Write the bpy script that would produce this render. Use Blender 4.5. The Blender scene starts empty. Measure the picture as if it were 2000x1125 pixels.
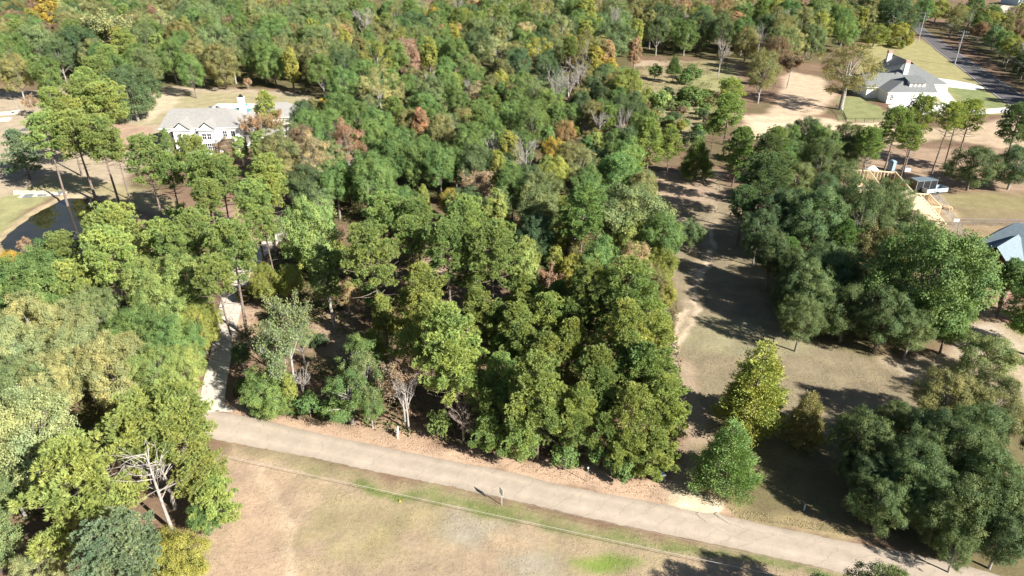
import bpy, math, random
import numpy as np
from mathutils import Vector, Matrix

scene = bpy.context.scene
COL = scene.collection
R = math.radians

# ------------------------------------------------------------------ camera, sky, sun, exposure
CAM_H, PITCH, HFOV = 50.0, 28.5, 72.0
cam_d = bpy.data.cameras.new("camera")
cam = bpy.data.objects.new("camera", cam_d)
COL.objects.link(cam)
cam.location = (0, 0, CAM_H)
cam.rotation_euler = (R(90 - PITCH), 0, 0)
cam_d.sensor_width = 36
cam_d.lens = 18 / math.tan(R(HFOV / 2))
cam_d.clip_start = 1
cam_d.clip_end = 6000
scene.camera = cam

SUN_EL, SUN_AZ = 32.0, 129.0           # degrees; azimuth clockwise from +Y
world = bpy.data.worlds.new("World")
scene.world = world
world.use_nodes = True
wn = world.node_tree.nodes
wl = world.node_tree.links
bg = wn.get("Background") or wn.new("ShaderNodeBackground")
sky = wn.new("ShaderNodeTexSky")
sky.sky_type = 'NISHITA'
sky.sun_disc = False
sky.sun_elevation = R(SUN_EL)
sky.sun_rotation = R(SUN_AZ)
sky.air_density = 0.65
sky.dust_density = 0.4
wl.new(sky.outputs[0], bg.inputs[0])
bg.inputs[1].default_value = 0.05

sun_d = bpy.data.lights.new("sun", 'SUN')
sun = bpy.data.objects.new("sun", sun_d)
COL.objects.link(sun)
sun_d.energy = 5.0
sun_d.angle = R(0.53)
sun_d.color = (1.0, 0.97, 0.90)
sv = Vector((math.sin(R(SUN_AZ)) * math.cos(R(SUN_EL)), math.cos(R(SUN_AZ)) * math.cos(R(SUN_EL)), math.sin(R(SUN_EL))))
sun.rotation_euler = sv.to_track_quat('Z', 'Y').to_euler()
sun.location = sv * 300

vs = scene.view_settings
vs.view_transform = 'Standard'
vs.look = 'None'
vs.exposure = 1.22
vs.gamma = 1.0
vs.use_curve_mapping = False
scene.cycles.max_bounces = 5
scene.cycles.diffuse_bounces = 3
scene.cycles.transmission_bounces = 3
scene.cycles.glossy_bounces = 2
scene.cycles.use_denoising = False if not hasattr(scene.cycles, "use_denoising") else scene.cycles.use_denoising

# ------------------------------------------------------------------ surveying: where a sight line meets level z
FPX = 1000 / math.tan(R(HFOV / 2))
CP, SP = math.cos(R(PITCH)), math.sin(R(PITCH))


def at(x, y, z=0.0):
    u, v = (x - 1000) / FPX, (562.5 - y) / FPX
    t = (z - CAM_H) / (-SP + v * CP)
    return (u * t, (CP + v * SP) * t)


def depth_of(X, Y, Z=0.0):
    return Y * CP - (Z - CAM_H) * SP


def pix(X, Y, Z=0.0):
    c = depth_of(X, Y, Z)
    return (1000 + FPX * X / c, 562.5 - FPX * (Y * SP + (Z - CAM_H) * CP) / c)


# ------------------------------------------------------------------ noise
def vnoise(x, y, s, seed=0):
    x = np.asarray(x, float) / s + seed * 17.31
    y = np.asarray(y, float) / s + seed * 9.77
    xi, yi = np.floor(x).astype(np.int64), np.floor(y).astype(np.int64)
    fx, fy = x - xi, y - yi
    fx, fy = fx * fx * (3 - 2 * fx), fy * fy * (3 - 2 * fy)

    def h(a, b):
        n = (a * 374761393 + b * 668265263 + seed * 1442695041) & 0x7fffffff
        n = ((n ^ (n >> 13)) * 1274126177) & 0x7fffffff
        return ((n ^ (n >> 16)) & 0xffff) / 65535.0
    return (h(xi, yi) * (1 - fx) + h(xi + 1, yi) * fx) * (1 - fy) + (h(xi, yi + 1) * (1 - fx) + h(xi + 1, yi + 1) * fx) * fy


def fnoise(x, y, s, seed=0):
    return (vnoise(x, y, s, seed) * .55 + vnoise(x, y, s * .45, seed + 3) * .3 + vnoise(x, y, s * .2, seed + 7) * .15) - .5


def seg_dist(px, py, pts, closed=True):
    d = np.full(px.shape, 1e9)
    n = len(pts)
    for i in range(n if closed else n - 1):
        ax, ay = pts[i]
        bx, by = pts[(i + 1) % n]
        dx, dy = bx - ax, by - ay
        L = dx * dx + dy * dy + 1e-9
        t = np.clip(((px - ax) * dx + (py - ay) * dy) / L, 0, 1)
        d = np.minimum(d, np.hypot(px - ax - t * dx, py - ay - t * dy))
    return d


def inside(px, py, pts):
    r = np.zeros(np.shape(px), bool)
    n = len(pts)
    for i in range(n):
        ax, ay = pts[i]
        bx, by = pts[(i + 1) % n]
        c = ((ay > py) != (by > py))
        with np.errstate(divide='ignore', invalid='ignore'):
            r ^= c & (px < (bx - ax) * (py - ay) / (by - ay + 1e-12) + ax)
    return r


def sdist(px, py, pts):               # positive inside
    d = seg_dist(px, py, pts)
    return np.where(inside(px, py, pts), d, -d)


def smooth(a, b, x):
    t = np.clip((x - a) / (b - a), 0, 1)
    return t * t * (3 - 2 * t)


# ------------------------------------------------------------------ object helpers
def tag(o, label=None, cat=None, group=None, kind=None):
    if label:
        o["label"] = label
    if cat:
        o["category"] = cat
    if group:
        o["group"] = group
    if kind:
        o["kind"] = kind
    return o


def link(name, data, parent=None, loc=None, rz=None):
    o = bpy.data.objects.new(name, data)
    COL.objects.link(o)
    if parent is not None:
        o.parent = parent
    if loc is not None:
        o.location = loc
    if rz is not None:
        o.rotation_euler = (0, 0, rz)
    return o


def empty(name, loc, rz=0.0, label=None, cat=None, group=None):
    o = link(name, None, None, loc, rz)
    o.empty_display_size = 0.5
    return tag(o, label, cat, group)


class MB:
    def __init__(s):
        s.v, s.f, s.m = [], [], []

    def poly(s, pts, m=0):
        b = len(s.v)
        s.v += [tuple(p) for p in pts]
        s.f.append(tuple(range(b, b + len(pts))))
        s.m.append(m)
        return s

    def mesh(s, verts, faces, m=0):
        b = len(s.v)
        s.v += [tuple(p) for p in verts]
        s.f += [tuple(i + b for i in f) for f in faces]
        s.m += [m] * len(faces)
        return s

    def box(s, x0, x1, y0, y1, z0, z1, m=0):
        v = [(x0, y0, z0), (x1, y0, z0), (x1, y1, z0), (x0, y1, z0), (x0, y0, z1), (x1, y0, z1), (x1, y1, z1), (x0, y1, z1)]
        return s.mesh(v, [(0, 3, 2, 1), (4, 5, 6, 7), (0, 1, 5, 4), (1, 2, 6, 5), (2, 3, 7, 6), (3, 0, 4, 7)], m)

    def bar(s, a, b, w, h, m=0):
        a, b = Vector(a), Vector(b)
        d = (b - a).normalized()
        up = Vector((0, 0, 1)) if abs(d.z) < .95 else Vector((1, 0, 0))
        sx = d.cross(up).normalized() * w / 2
        sy = sx.cross(d).normalized() * h / 2
        v = [a - sx - sy, a + sx - sy, a + sx + sy, a - sx + sy, b - sx - sy, b + sx - sy, b + sx + sy, b - sx + sy]
        return s.mesh(v, [(3, 2, 1, 0), (4, 5, 6, 7), (0, 1, 5, 4), (1, 2, 6, 5), (2, 3, 7, 6), (3, 0, 4, 7)], m)

    def tube(s, pts, rad, n=6, m=0, cap=True):
        pts = [Vector(p) for p in pts]
        rings = []
        for i, p in enumerate(pts):
            d = (pts[min(i + 1, len(pts) - 1)] - pts[max(i - 1, 0)]).normalized()
            a = Vector((1, 0, 0)) if abs(d.x) < .8 else Vector((0, 1, 0))
            sx = d.cross(a).normalized()
            sy = d.cross(sx)
            rings.append([p + (sx * math.cos(2 * math.pi * k / n) + sy * math.sin(2 * math.pi * k / n)) * rad[i] for k in range(n)])
        v = [q for r in rings for q in r]
        f = []
        for i in range(len(pts) - 1):
            for k in range(n):
                k2 = (k + 1) % n
                f.append((i * n + k, i * n + k2, i * n + n + k2, i * n + n + k))
        if cap:
            f.append(tuple(range(n))[::-1])
            f.append(tuple((len(pts) - 1) * n + k for k in range(n)))
        return s.mesh(v, f, m)

    def to_mesh(s, name, mats, smooth_=False):
        me = bpy.data.meshes.new(name)
        me.from_pydata(s.v, [], s.f)
        for m in (mats if isinstance(mats, (list, tuple)) else [mats]):
            me.materials.append(m)
        if any(s.m):
            me.polygons.foreach_set("material_index", s.m)
        if smooth_:
            me.polygons.foreach_set("use_smooth", [True] * len(s.f))
        me.update()
        return me

    def build(s, name, mats, parent=None, loc=None, rz=None, smooth_=False):
        return link(name, s.to_mesh(name, mats, smooth_), parent, loc, rz)


# ------------------------------------------------------------------ materials
def new_mat(name):
    m = bpy.data.materials.new(name)
    m.use_nodes = True
    nt = m.node_tree
    nt.nodes.clear()
    out = nt.nodes.new("ShaderNodeOutputMaterial")
    b = nt.nodes.new("ShaderNodeBsdfPrincipled")
    nt.links.new(b.outputs[0], out.inputs[0])
    return m, nt, b, out


def N(nt, t, **kw):
    n = nt.nodes.new(t)
    for k, v in kw.items():
        if k.startswith("i_"):
            n.inputs[k[2:].replace("_", " ")].default_value = v
        else:
            setattr(n, k, v)
    return n


def noise(nt, scale, detail=3, rough=.55, coord="Object", vec=None):
    n = nt.nodes.new("ShaderNodeTexNoise")
    n.inputs["Scale"].default_value = scale
    n.inputs["Detail"].default_value = detail
    n.inputs["Roughness"].default_value = rough
    if vec is None:
        tc = nt.nodes.new("ShaderNodeTexCoord")
        vec = tc.outputs[coord]
    nt.links.new(vec, n.inputs["Vector"])
    return n


def ramp(nt, src, a, b, lo=(0, 0, 0, 1), hi=(1, 1, 1, 1)):
    r = nt.nodes.new("ShaderNodeValToRGB")
    r.color_ramp.elements[0].position = a
    r.color_ramp.elements[1].position = b
    r.color_ramp.elements[0].color = lo
    r.color_ramp.elements[1].color = hi
    nt.links.new(src, r.inputs[0])
    return r


def mixc(nt, fac, a, b, mode='MIX'):
    m = nt.nodes.new("ShaderNodeMix")
    m.data_type = 'RGBA'
    m.blend_type = mode
    for i, s in ((0, fac), (6, a), (7, b)):
        if hasattr(s, "links") or isinstance(s, bpy.types.NodeSocket):
            nt.links.new(s, m.inputs[i])
        else:
            m.inputs[i].default_value = s if i == 0 else tuple(s) + ((1,) if len(s) == 3 else ())
    return m.outputs[2]


def mat_noisy(name, c, var=.25, scale=2.0, rough=.8, spec=.3, bump=0.0, fine=0.0, metallic=0.0):
    m, nt, b, out = new_mat(name)
    n = noise(nt, scale, 5, .65)
    lo = tuple(v * (1 - var) for v in c) + (1,)
    hi = tuple(min(1, v * (1 + var)) for v in c) + (1,)
    r = ramp(nt, n.outputs[0], .3, .7, lo, hi)
    colr = r.outputs[0]
    if fine:
        n2 = noise(nt, scale * 14, 2)
        r2 = ramp(nt, n2.outputs[0], .3, .7, (1 - fine,) * 3 + (1,), (1 + fine,) * 3 + (1,))
        colr = mixc(nt, 1.0, colr, r2.outputs[0], 'MULTIPLY')
    nt.links.new(colr, b.inputs["Base Color"])
    b.inputs["Roughness"].default_value = rough
    b.inputs["Specular IOR Level"].default_value = spec
    b.inputs["Metallic"].default_value = metallic
    if bump:
        bp = nt.nodes.new("ShaderNodeBump")
        bp.inputs["Strength"].default_value = bump
        bp.inputs["Distance"].default_value = .05
        nt.links.new(n.outputs[0], bp.inputs["Height"])
        nt.links.new(bp.outputs[0], b.inputs["Normal"])
    return m


def mat_leaf(name, trans=.3, spec=.35, rough=.5):
    m, nt, b, out = new_mat(name)
    oi = nt.nodes.new("ShaderNodeObjectInfo")
    at_ = nt.nodes.new("ShaderNodeAttribute")
    at_.attribute_name = "tint"
    r = ramp(nt, at_.outputs["Fac"], 0, 1, (.5, .56, .5, 1), (1.5, 1.42, 1.45, 1))
    c = mixc(nt, 1.0, oi.outputs["Color"], r.outputs[0], 'MULTIPLY')
    tc_ = nt.nodes.new("ShaderNodeTexCoord")
    sh_ = nt.nodes.new("ShaderNodeVectorMath")
    sh_.operation = 'MULTIPLY_ADD'
    sh_.inputs[1].default_value = (1, 1, 1)
    cb_ = nt.nodes.new("ShaderNodeCombineXYZ")
    m_ = nt.nodes.new("ShaderNodeMath")
    m_.operation = 'MULTIPLY'
    m_.inputs[1].default_value = 173.0
    nt.links.new(oi.outputs["Random"], m_.inputs[0])
    nt.links.new(m_.outputs[0], cb_.inputs[0])
    nt.links.new(m_.outputs[0], cb_.inputs[1])
    nt.links.new(tc_.outputs["Object"], sh_.inputs[0])
    nt.links.new(cb_.outputs[0], sh_.inputs[2])
    nz = noise(nt, .42, 2, .6, vec=sh_.outputs[0])
    rz_ = ramp(nt, nz.outputs[0], .34, .66, (.84, .93, .97, 1), (1.22, 1.12, .98, 1))
    c = mixc(nt, 1.0, c, rz_.outputs[0], 'MULTIPLY')
    nt.links.new(c, b.inputs["Base Color"])
    b.inputs["Roughness"].default_value = rough
    b.inputs["Specular IOR Level"].default_value = spec
    tr = nt.nodes.new("ShaderNodeBsdfTranslucent")
    tc = mixc(nt, 1.0, c, (1.25, 1.25, .55), 'MULTIPLY')
    nt.links.new(tc, tr.inputs[0])
    mx = nt.nodes.new("ShaderNodeMixShader")
    mx.inputs[0].default_value = trans
    nt.links.new(b.outputs[0], mx.inputs[1])
    nt.links.new(tr.outputs[0], mx.inputs[2])
    nt.links.new(mx.outputs[0], out.inputs[0])
    return m


def mat_bark():
    m, nt, b, out = new_mat("bark")
    oi = nt.nodes.new("ShaderNodeObjectInfo")
    n = noise(nt, 3.0, 4, .7)
    r = ramp(nt, n.outputs[0], .3, .7, (.6, .6, .6, 1), (1.35, 1.35, 1.35, 1))
    c = mixc(nt, 1.0, oi.outputs["Color"], r.outputs[0], 'MULTIPLY')
    nt.links.new(c, b.inputs["Base Color"])
    b.inputs["Roughness"].default_value = .9
    b.inputs["Specular IOR Level"].default_value = .15
    return m


def mat_ground():
    m, nt, b, out = new_mat("ground_soil_and_grass")
    at_ = nt.nodes.new("ShaderNodeAttribute")
    at_.attribute_name = "albedo"
    n1 = noise(nt, .35, 6, .62)
    n2 = noise(nt, 2.2, 5, .7)
    n3 = noise(nt, 9.0, 2, .6)
    r1 = ramp(nt, n1.outputs[0], .3, .7, (.8, .8, .8, 1), (1.2, 1.19, 1.15, 1))
    r2 = ramp(nt, n2.outputs[0], .28, .72, (.84, .85, .84, 1), (1.16, 1.15, 1.13, 1))
    r3 = ramp(nt, n3.outputs[0], .25, .75, (.86, .86, .86, 1), (1.14, 1.14, 1.14, 1))
    c = mixc(nt, 1.0, at_.outputs["Color"], r1.outputs[0], 'MULTIPLY')
    c = mixc(nt, 1.0, c, r2.outputs[0], 'MULTIPLY')
    c = mixc(nt, 1.0, c, r3.outputs[0], 'MULTIPLY')
    n4 = noise(nt, 24.0, 2, .7)
    r4 = ramp(nt, n4.outputs[0], .3, .7, (.80, .80, .80, 1), (1.2, 1.2, 1.2, 1))
    c = mixc(nt, 1.0, c, r4.outputs[0], 'MULTIPLY')
    nt.links.new(c, b.inputs["Base Color"])
    b.inputs["Roughness"].default_value = .95
    b.inputs["Specular IOR Level"].default_value = .1
    bp = nt.nodes.new("ShaderNodeBump")
    bp.inputs["Strength"].default_value = .4
    bp.inputs["Distance"].default_value = .16
    nt.links.new(n2.outputs[0], bp.inputs["Height"])
    nt.links.new(bp.outputs[0], b.inputs["Normal"])
    return m


def mat_asphalt(name, c, crack=.5):
    m, nt, b, out = new_mat(name)
    n = noise(nt, .5, 6, .65)
    r = ramp(nt, n.outputs[0], .3, .7, tuple(v * .86 for v in c) + (1,), tuple(v * 1.1 for v in c) + (1,))
    n2 = noise(nt, 14, 2)
    r2 = ramp(nt, n2.outputs[0], .3, .7, (.9, .9, .9, 1), (1.1, 1.1, 1.1, 1))
    colr = mixc(nt, 1.0, r.outputs[0], r2.outputs[0], 'MULTIPLY')
    tc = nt.nodes.new("ShaderNodeTexCoord")
    wn_ = noise(nt, .6, 3)
    add = nt.nodes.new("ShaderNodeVectorMath")
    add.operation = 'ADD'
    nt.links.new(tc.outputs["Object"], add.inputs[0])
    nt.links.new(wn_.outputs["Color"], add.inputs[1])
    vo = nt.nodes.new("ShaderNodeTexVoronoi")
    vo.feature = 'DISTANCE_TO_EDGE'
    vo.inputs["Scale"].default_value = .42
    nt.links.new(add.outputs[0], vo.inputs["Vector"])
    rc = ramp(nt, vo.outputs["Distance"], .004, .016, (1 - crack,) * 3 + (1,), (1, 1, 1, 1))
    colr = mixc(nt, 1.0, colr, rc.outputs[0], 'MULTIPLY')
    wa = nt.nodes.new("ShaderNodeAttribute")
    wa.attribute_name = "wear"
    cw = nt.nodes.new("ShaderNodeCombineColor")
    for q in range(3):
        nt.links.new(wa.outputs["Fac"], cw.inputs[q])
    colr = mixc(nt, 1.0, colr, cw.outputs[0], 'MULTIPLY')
    n5 = noise(nt, 2.6, 6, .75)
    r5 = ramp(nt, n5.outputs[0], .62, .72, (1, 1, 1, 1), (1.13, 1.11, 1.08, 1))
    colr = mixc(nt, 1.0, colr, r5.outputs[0], 'MULTIPLY')
    nt.links.new(colr, b.inputs["Base Color"])
    b.inputs["Roughness"].default_value = .9
    b.inputs["Specular IOR Level"].default_value = .2
    return m


def mat_rows(name, c, period, axis=2, var=.2, dark=.6, rough=.85):
    """courses (shingles, brick) run across one axis as fine relief lines, with patchy colour."""
    m, nt, b, out = new_mat(name)
    n = noise(nt, 1.6, 5, .7)
    r = ramp(nt, n.outputs[0], .3, .7, tuple(v * (1 - var) for v in c) + (1,), tuple(v * (1 + var) for v in c) + (1,))
    n2 = noise(nt, 12, 2)
    r2 = ramp(nt, n2.outputs[0], .3, .7, (.82,) * 3 + (1,), (1.18,) * 3 + (1,))
    colr = mixc(nt, 1.0, r.outputs[0], r2.outputs[0], 'MULTIPLY')
    tc = nt.nodes.new("ShaderNodeTexCoord")
    sp = nt.nodes.new("ShaderNodeSeparateXYZ")
    nt.links.new(tc.outputs["Object"], sp.inputs[0])
    md = nt.nodes.new("ShaderNodeMath")
    md.operation = 'FRACT'
    dv = nt.nodes.new("ShaderNodeMath")
    dv.operation = 'DIVIDE'
    dv.inputs[1].default_value = period
    nt.links.new(sp.outputs[axis], dv.inputs[0])
    nt.links.new(dv.outputs[0], md.inputs[0])
    rr = ramp(nt, md.outputs[0], .08, .2, (dark,) * 3 + (1,), (1, 1, 1, 1))
    colr = mixc(nt, 1.0, colr, rr.outputs[0], 'MULTIPLY')
    nt.links.new(colr, b.inputs["Base Color"])
    b.inputs["Roughness"].default_value = rough
    b.inputs["Specular IOR Level"].default_value = .25
    return m


def mat_water():
    m, nt, b, out = new_mat("pond_water")
    n = noise(nt, .18, 3)
    r = ramp(nt, n.outputs[0], .3, .7, (.018, .017, .007, 1), (.034, .03, .012, 1))
    nt.links.new(r.outputs[0], b.inputs["Base Color"])
    b.inputs["Roughness"].default_value = .04
    b.inputs["Specular IOR Level"].default_value = .5
    w = noise(nt, 2.5, 2)
    bp = nt.nodes.new("ShaderNodeBump")
    bp.inputs["Strength"].default_value = .03
    bp.inputs["Distance"].default_value = .03
    nt.links.new(w.outputs[0], bp.inputs["Height"])
    nt.links.new(bp.outputs[0], b.inputs["Normal"])
    return m


M = {
    'leaf': mat_leaf('broad_leaves', .22, .12, .55),
    'needle': mat_leaf('pine_needles', .26, .12, .55),
    'bark': mat_bark(),
    'ground': mat_ground(),
    'asphalt': mat_asphalt('worn_asphalt', (.45, .37, .29), .08),
    'asphalt_dark': mat_asphalt('dark_asphalt', (.13, .12, .12), .3),
    'concrete': mat_noisy('concrete', (.58, .52, .44), .16, .7, .9, .2, .1, .08),
    'white_concrete': mat_noisy('new_white_concrete', (.72, .69, .64), .06, .8, .85, .2),
    'white_paint': mat_noisy('white_paint', (.80, .79, .76), .04, 1.2, .6, .3),
    'line_paint': mat_noisy('worn_white_line_paint', (.62, .61, .57), .2, 1.5, .7, .3),
    'shingle_grey': mat_rows('grey_shingles', (.30, .285, .265), .16, 2, .12, .82),
    'shingle_slate': mat_rows('slate_grey_shingles', (.19, .195, .19), .16, 2, .14, .8),
    'shingle_blue': mat_rows('blue_grey_shingles', (.20, .25, .28), .16, 2, .14, .8),
    'brick': mat_rows('red_brick', (.17, .07, .055), .08, 2, .25, .72),
    'brick_red': mat_noisy('worn_red_brick', (.42, .19, .14), .2, 3, .9, .2),
    'brick_cap': mat_noisy('pinkish_brick', (.44, .29, .235), .18, 3, .9, .2),
    'glass': None, 'lumber': mat_noisy('fresh_lumber', (.66, .52, .33), .14, 1.4, .75, .25, 0, .1),
    'lumber_pale': mat_noisy('pale_lumber', (.78, .66, .46), .1, 1.4, .75, .25, 0, .1),
    'osb': mat_noisy('orange_sheathing', (.56, .38, .19), .2, 2.5, .8, .2, 0, .15),
    'metal_grey': mat_noisy('galvanised_metal', (.42, .43, .44), .12, 2, .5, .5, 0, 0, .6),
    'metal_roof': mat_rows('standing_seam_metal', (.34, .36, .37), .4, 0, .06, .75, .45),
    'black_metal': mat_noisy('black_metal', (.02, .02, .022), .2, 2, .45, .5),
    'black_plastic': mat_noisy('black_plastic', (.016, .017, .02), .2, 2, .5, .4),
    'trailer_top': mat_noisy('blue_grey_trailer_top', (.16, .20, .23), .15, 1, .45, .5),
    'toilet': mat_noisy('blue_grey_plastic', (.22, .30, .38), .1, 2, .5, .4),
    'pole_wood': mat_noisy('weathered_pole_wood', (.34, .35, .36), .2, 2, .9, .2),
    'steel_blue': mat_noisy('pale_blue_panel', (.40, .50, .55), .1, 2, .5, .4),
    'stone': mat_noisy('pale_stone', (.58, .50, .40), .2, 2, .9, .2),
    'pool': mat_noisy('pool_water', (.20, .44, .46), .1, 1, .1, .5),
    'teal': mat_noisy('teal_fabric', (.03, .30, .26), .1, 2, .8, .2),
    'fabric_grey': mat_noisy('grey_wicker', (.10, .105, .12), .2, 5, .8, .2),
    'litter': mat_noisy('fallen_leaves', (.24, .15, .095), .45, .8, .9, .15),
    'weed': mat_noisy('low_weeds', (.075, .11, .03), .5, .35, .8, .25),
    'tarp': mat_noisy('white_tarp', (.78, .77, .74), .06, 2, .7, .2),
    'orange': mat_noisy('orange_plastic', (.65, .30, .06), .1, 2, .6, .3),
    'wire': mat_noisy('cable_sheath', (.50, .47, .42), .1, 1, .5, .4),
    'green_metal': mat_noisy('pale_green_post', (.38, .50, .42), .1, 2, .5, .4),
}
_m, _nt, _b, _o = new_mat('window_glass')
_b.inputs["Base Color"].default_value = (.018, .022, .03, 1)
_b.inputs["Roughness"].default_value = .08
_b.inputs["Specular IOR Level"].default_value = .6
M['glass'] = _m


# ------------------------------------------------------------------ GROUND
def P(s):
    """'x,y x,y ...' in photograph coordinates -> ground points."""
    return [at(*map(float, q.split(','))) for q in s.split()]


POND = P("2,470 20,452 40,434 85,405 130,384 180,386 224,402 255,424 300,462 318,505 285,545 225,562 170,556 110,540 60,522 10,505")
ROAD_UP = P("240,770 330,787 420,803 500,817 580,837 660,855 749,873 827,890 910,906 998,922 1089,946 1185,965 1302,986 1409,1006 1500,1026 1642,1056 1749,1075 1856,1098 1945,1121 2060,1160 2200,1235")
ROAD_LO = P("215,815 320,838 430,860 500,874 607,893 713,917 856,945 998,976 1142,1010 1284,1040 1427,1069 1500,1086 1589,1105 1660,1123 1760,1152 1850,1192 1940,1240 2070,1330")

ys = np.concatenate([[-400, -150, -50, 0, 15, 25, 31], np.arange(36, 100, .45), np.arange(100, 200, .85), np.arange(200, 380, 2.2), [390, 410, 450, 520, 700, 1000, 1600, 3000, 5000]])
xs_ = np.concatenate([np.arange(0, 50, .45), np.arange(50, 112, .85), np.arange(112, 330, 2.5), [340, 370, 430, 600, 1000, 2000, 4000]])
xs = np.concatenate([-xs_[:0:-1], xs_])
GX, GY = np.meshgrid(xs, ys)
gx, gy = GX.ravel(), GY.ravel()
wx = gx + fnoise(gx, gy, 7, 1) * 3.2 + fnoise(gx, gy, 1.6, 11) * 1.4
wy = gy + fnoise(gx, gy, 7, 2) * 3.2 + fnoise(gx, gy, 1.6, 12) * 1.4

LITTER, DRY, TAN = np.array((.235, .155, .105)), np.array((.36, .29, .19)), np.array((.42, .33, .23))
alb = np.tile(LITTER, (len(gx), 1))
alb *= (1 + .5 * fnoise(gx, gy, 9, 4))[:, None]
mossy = smooth(.02, .2, fnoise(gx, gy, 14, 5))
alb = alb * (1 - .5 * mossy[:, None]) + np.array((.12, .125, .05)) * .5 * mossy[:, None]


def paint(poly, c, soft=1.5, k=1.0, hard=False, line=None, mask=None):
    global alb
    if isinstance(poly, str):
        poly = P(poly)
    a, b = (gx, gy) if hard else (wx, wy)
    pa = np.array(poly)
    sel = (a > pa[:, 0].min() - 12) & (a < pa[:, 0].max() + 12) & (b > pa[:, 1].min() - 12) & (b < pa[:, 1].max() + 12)
    if not sel.any():
        return
    if line is None:
        w = smooth(-soft, soft, sdist(a[sel], b[sel], poly))
    else:
        w = 1 - smooth(line - soft, line + soft, seg_dist(a[sel], b[sel], poly, False))
    w = w * k
    if mask is not None:
        w = w * mask[sel]
    alb[sel] = alb[sel] * (1 - w[:, None]) + np.array(c) * w[:, None]


patch = smooth(-.05, .16, fnoise(gx, gy, 6, 21))
patch2 = smooth(0, .2, fnoise(gx, gy, 3.0, 22))
GRN = (.16, .20, .055)
paint("-500,30 1800,30 1800,62 1690,78 1560,125 1500,150 1420,112 1250,108 1180,165 900,150 760,180 640,205 560,172 300,168 255,235 180,150 130,160 -500,160", (.13, .125, .055), 2, .75)
paint("620,250 900,170 1250,160 1290,330 1050,420 640,420", (.175, .14, .08), 3, .6)
# field below the road
paint("300,1200 395,1010 420,900 470,862 600,892 850,948 1000,982 1250,1036 1520,1090 1700,1130 1900,1250 1900,1500 200,1500", (.415, .312, .215), 1)
paint("380,1240 410,1000 440,905 520,900 590,1000 600,1240", (.47, .335, .24), 2.5, .8)
paint("600,910 900,975 1250,1060 1250,1240 640,1240", (.36, .30, .165), 3, .55, mask=patch)
paint("560,1000 800,985 900,1060 700,1100 560,1090", (.32, .285, .13), 2.5, .4, mask=patch2)
paint("880,985 1080,1030 1100,1125 960,1160 860,1100", (.40, .35, .29), 2, .7, mask=patch)
paint("470,866 850,946 1000,978 1250,1034 1520,1092 1700,1140 1690,1155 1500,1112 1230,1062 980,1008 830,975 470,888", (.20, .225, .07), .6, .75, mask=.35 + .65 * patch)
paint("700,930 1000,992 1250,1047 1520,1099 1700,1143 1690,1150 1500,1106 1240,1056 990,1001 690,942", (.12, .185, .04), .45, .9, mask=.6 + .4 * patch2)
paint("1120,1085 1200,1072 1245,1095 1210,1120 1160,1118", (.17, .26, .04), .8, .9)
paint("1090,1050 1280,1060 1300,1100 1180,1130 1080,1085", (.27, .29, .09), 1.5, .5, mask=patch2)
paint("505,915 512,955 540,990 565,1040 580,1100 578,1170", (.60, .46, .33), .3, .75, line=.32)
paint("490,915 498,955 526,992 551,1042 566,1102 564,1170", (.58, .44, .31), .25, .5, line=.2)
paint("470,900 505,905 700,960", (.55, .42, .30), .4, .4, line=.3)
paint("1250,1125 1380,1112", (.55, .42, .28), .3, .4, line=.25)
# road verge on the wood side: straw and bare clay
paint("440,795 560,808 700,834 790,852 880,872 1010,892 1150,915 1240,930 1310,950 1420,990 1600,1030 1700,1050 1700,1070 1440,1016 1300,992 1150,962 1000,926 850,898 700,866 520,824 440,812", (.56, .39, .28), .7, .95)
paint("700,820 800,815 850,850 800,870 700,850", (.47, .33, .23), 1, .9)
paint("1420,985 1640,1030 1750,1060 1640,1060 1440,1020", (.33, .27, .14), .6, .8)
# driveway shoulders
paint("350,770 400,755 400,800 350,795", (.55, .43, .31), .8, .9)
paint("455,600 500,600 520,690 455,680", (.50, .36, .26), 1.2, .9)
# eastern meadow, the track through it
paint("1285,335 1400,330 1440,400 1500,470 1540,600 1700,690 1840,720 1870,770 1760,800 1640,900 1500,870 1380,860 1310,740 1320,640 1300,480 1280,400", (.285, .232, .155), 1.2)
paint("1330,610 1480,620 1620,670 1540,690 1360,690 1325,665", (.33, .30, .185), .8, .8)
paint("1490,700 1620,680 1760,720 1740,790 1600,790", (.285, .23, .155), 1.5, .8)
paint("1640,760 1500,830 1620,880 1720,820", (.33, .29, .13), 2, .7, mask=patch)
paint("1270,335 1400,335 1410,390 1300,400", (.47, .34, .25), 1.5, .8)
paint("1700,690 1860,690 1900,620 2050,640 2050,800 1800,760", (.50, .40, .29), 1.5, .85)
paint("1860,640 1940,640 2010,680 1900,700", (.57, .48, .38), 1.2, .9)
paint("1305,735 1312,700 1322,655 1335,600 1362,545 1380,495 1390,440 1388,370", (.42, .33, .235), .4, .7, line=.9)
paint("1314,735 1322,690 1331,650 1340,610 1366,552 1386,500 1396,440", (.66, .52, .39), .25, .9, line=.34)
paint("1295,735 1302,690 1313,650 1327,600", (.66, .52, .39), .25, .9, line=.36)
paint("1300,700 1340,720 1330,760 1365,860 1350,930 1320,960", (.44, .33, .24), .8, .85, line=1.6)
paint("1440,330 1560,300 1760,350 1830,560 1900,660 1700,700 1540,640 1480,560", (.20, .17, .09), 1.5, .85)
paint("1350,880 1480,850 1640,860 2060,760 2060,1200 1700,1036 1440,1000 1400,960", (.19, .165, .085), 1.5, .85)
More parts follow.
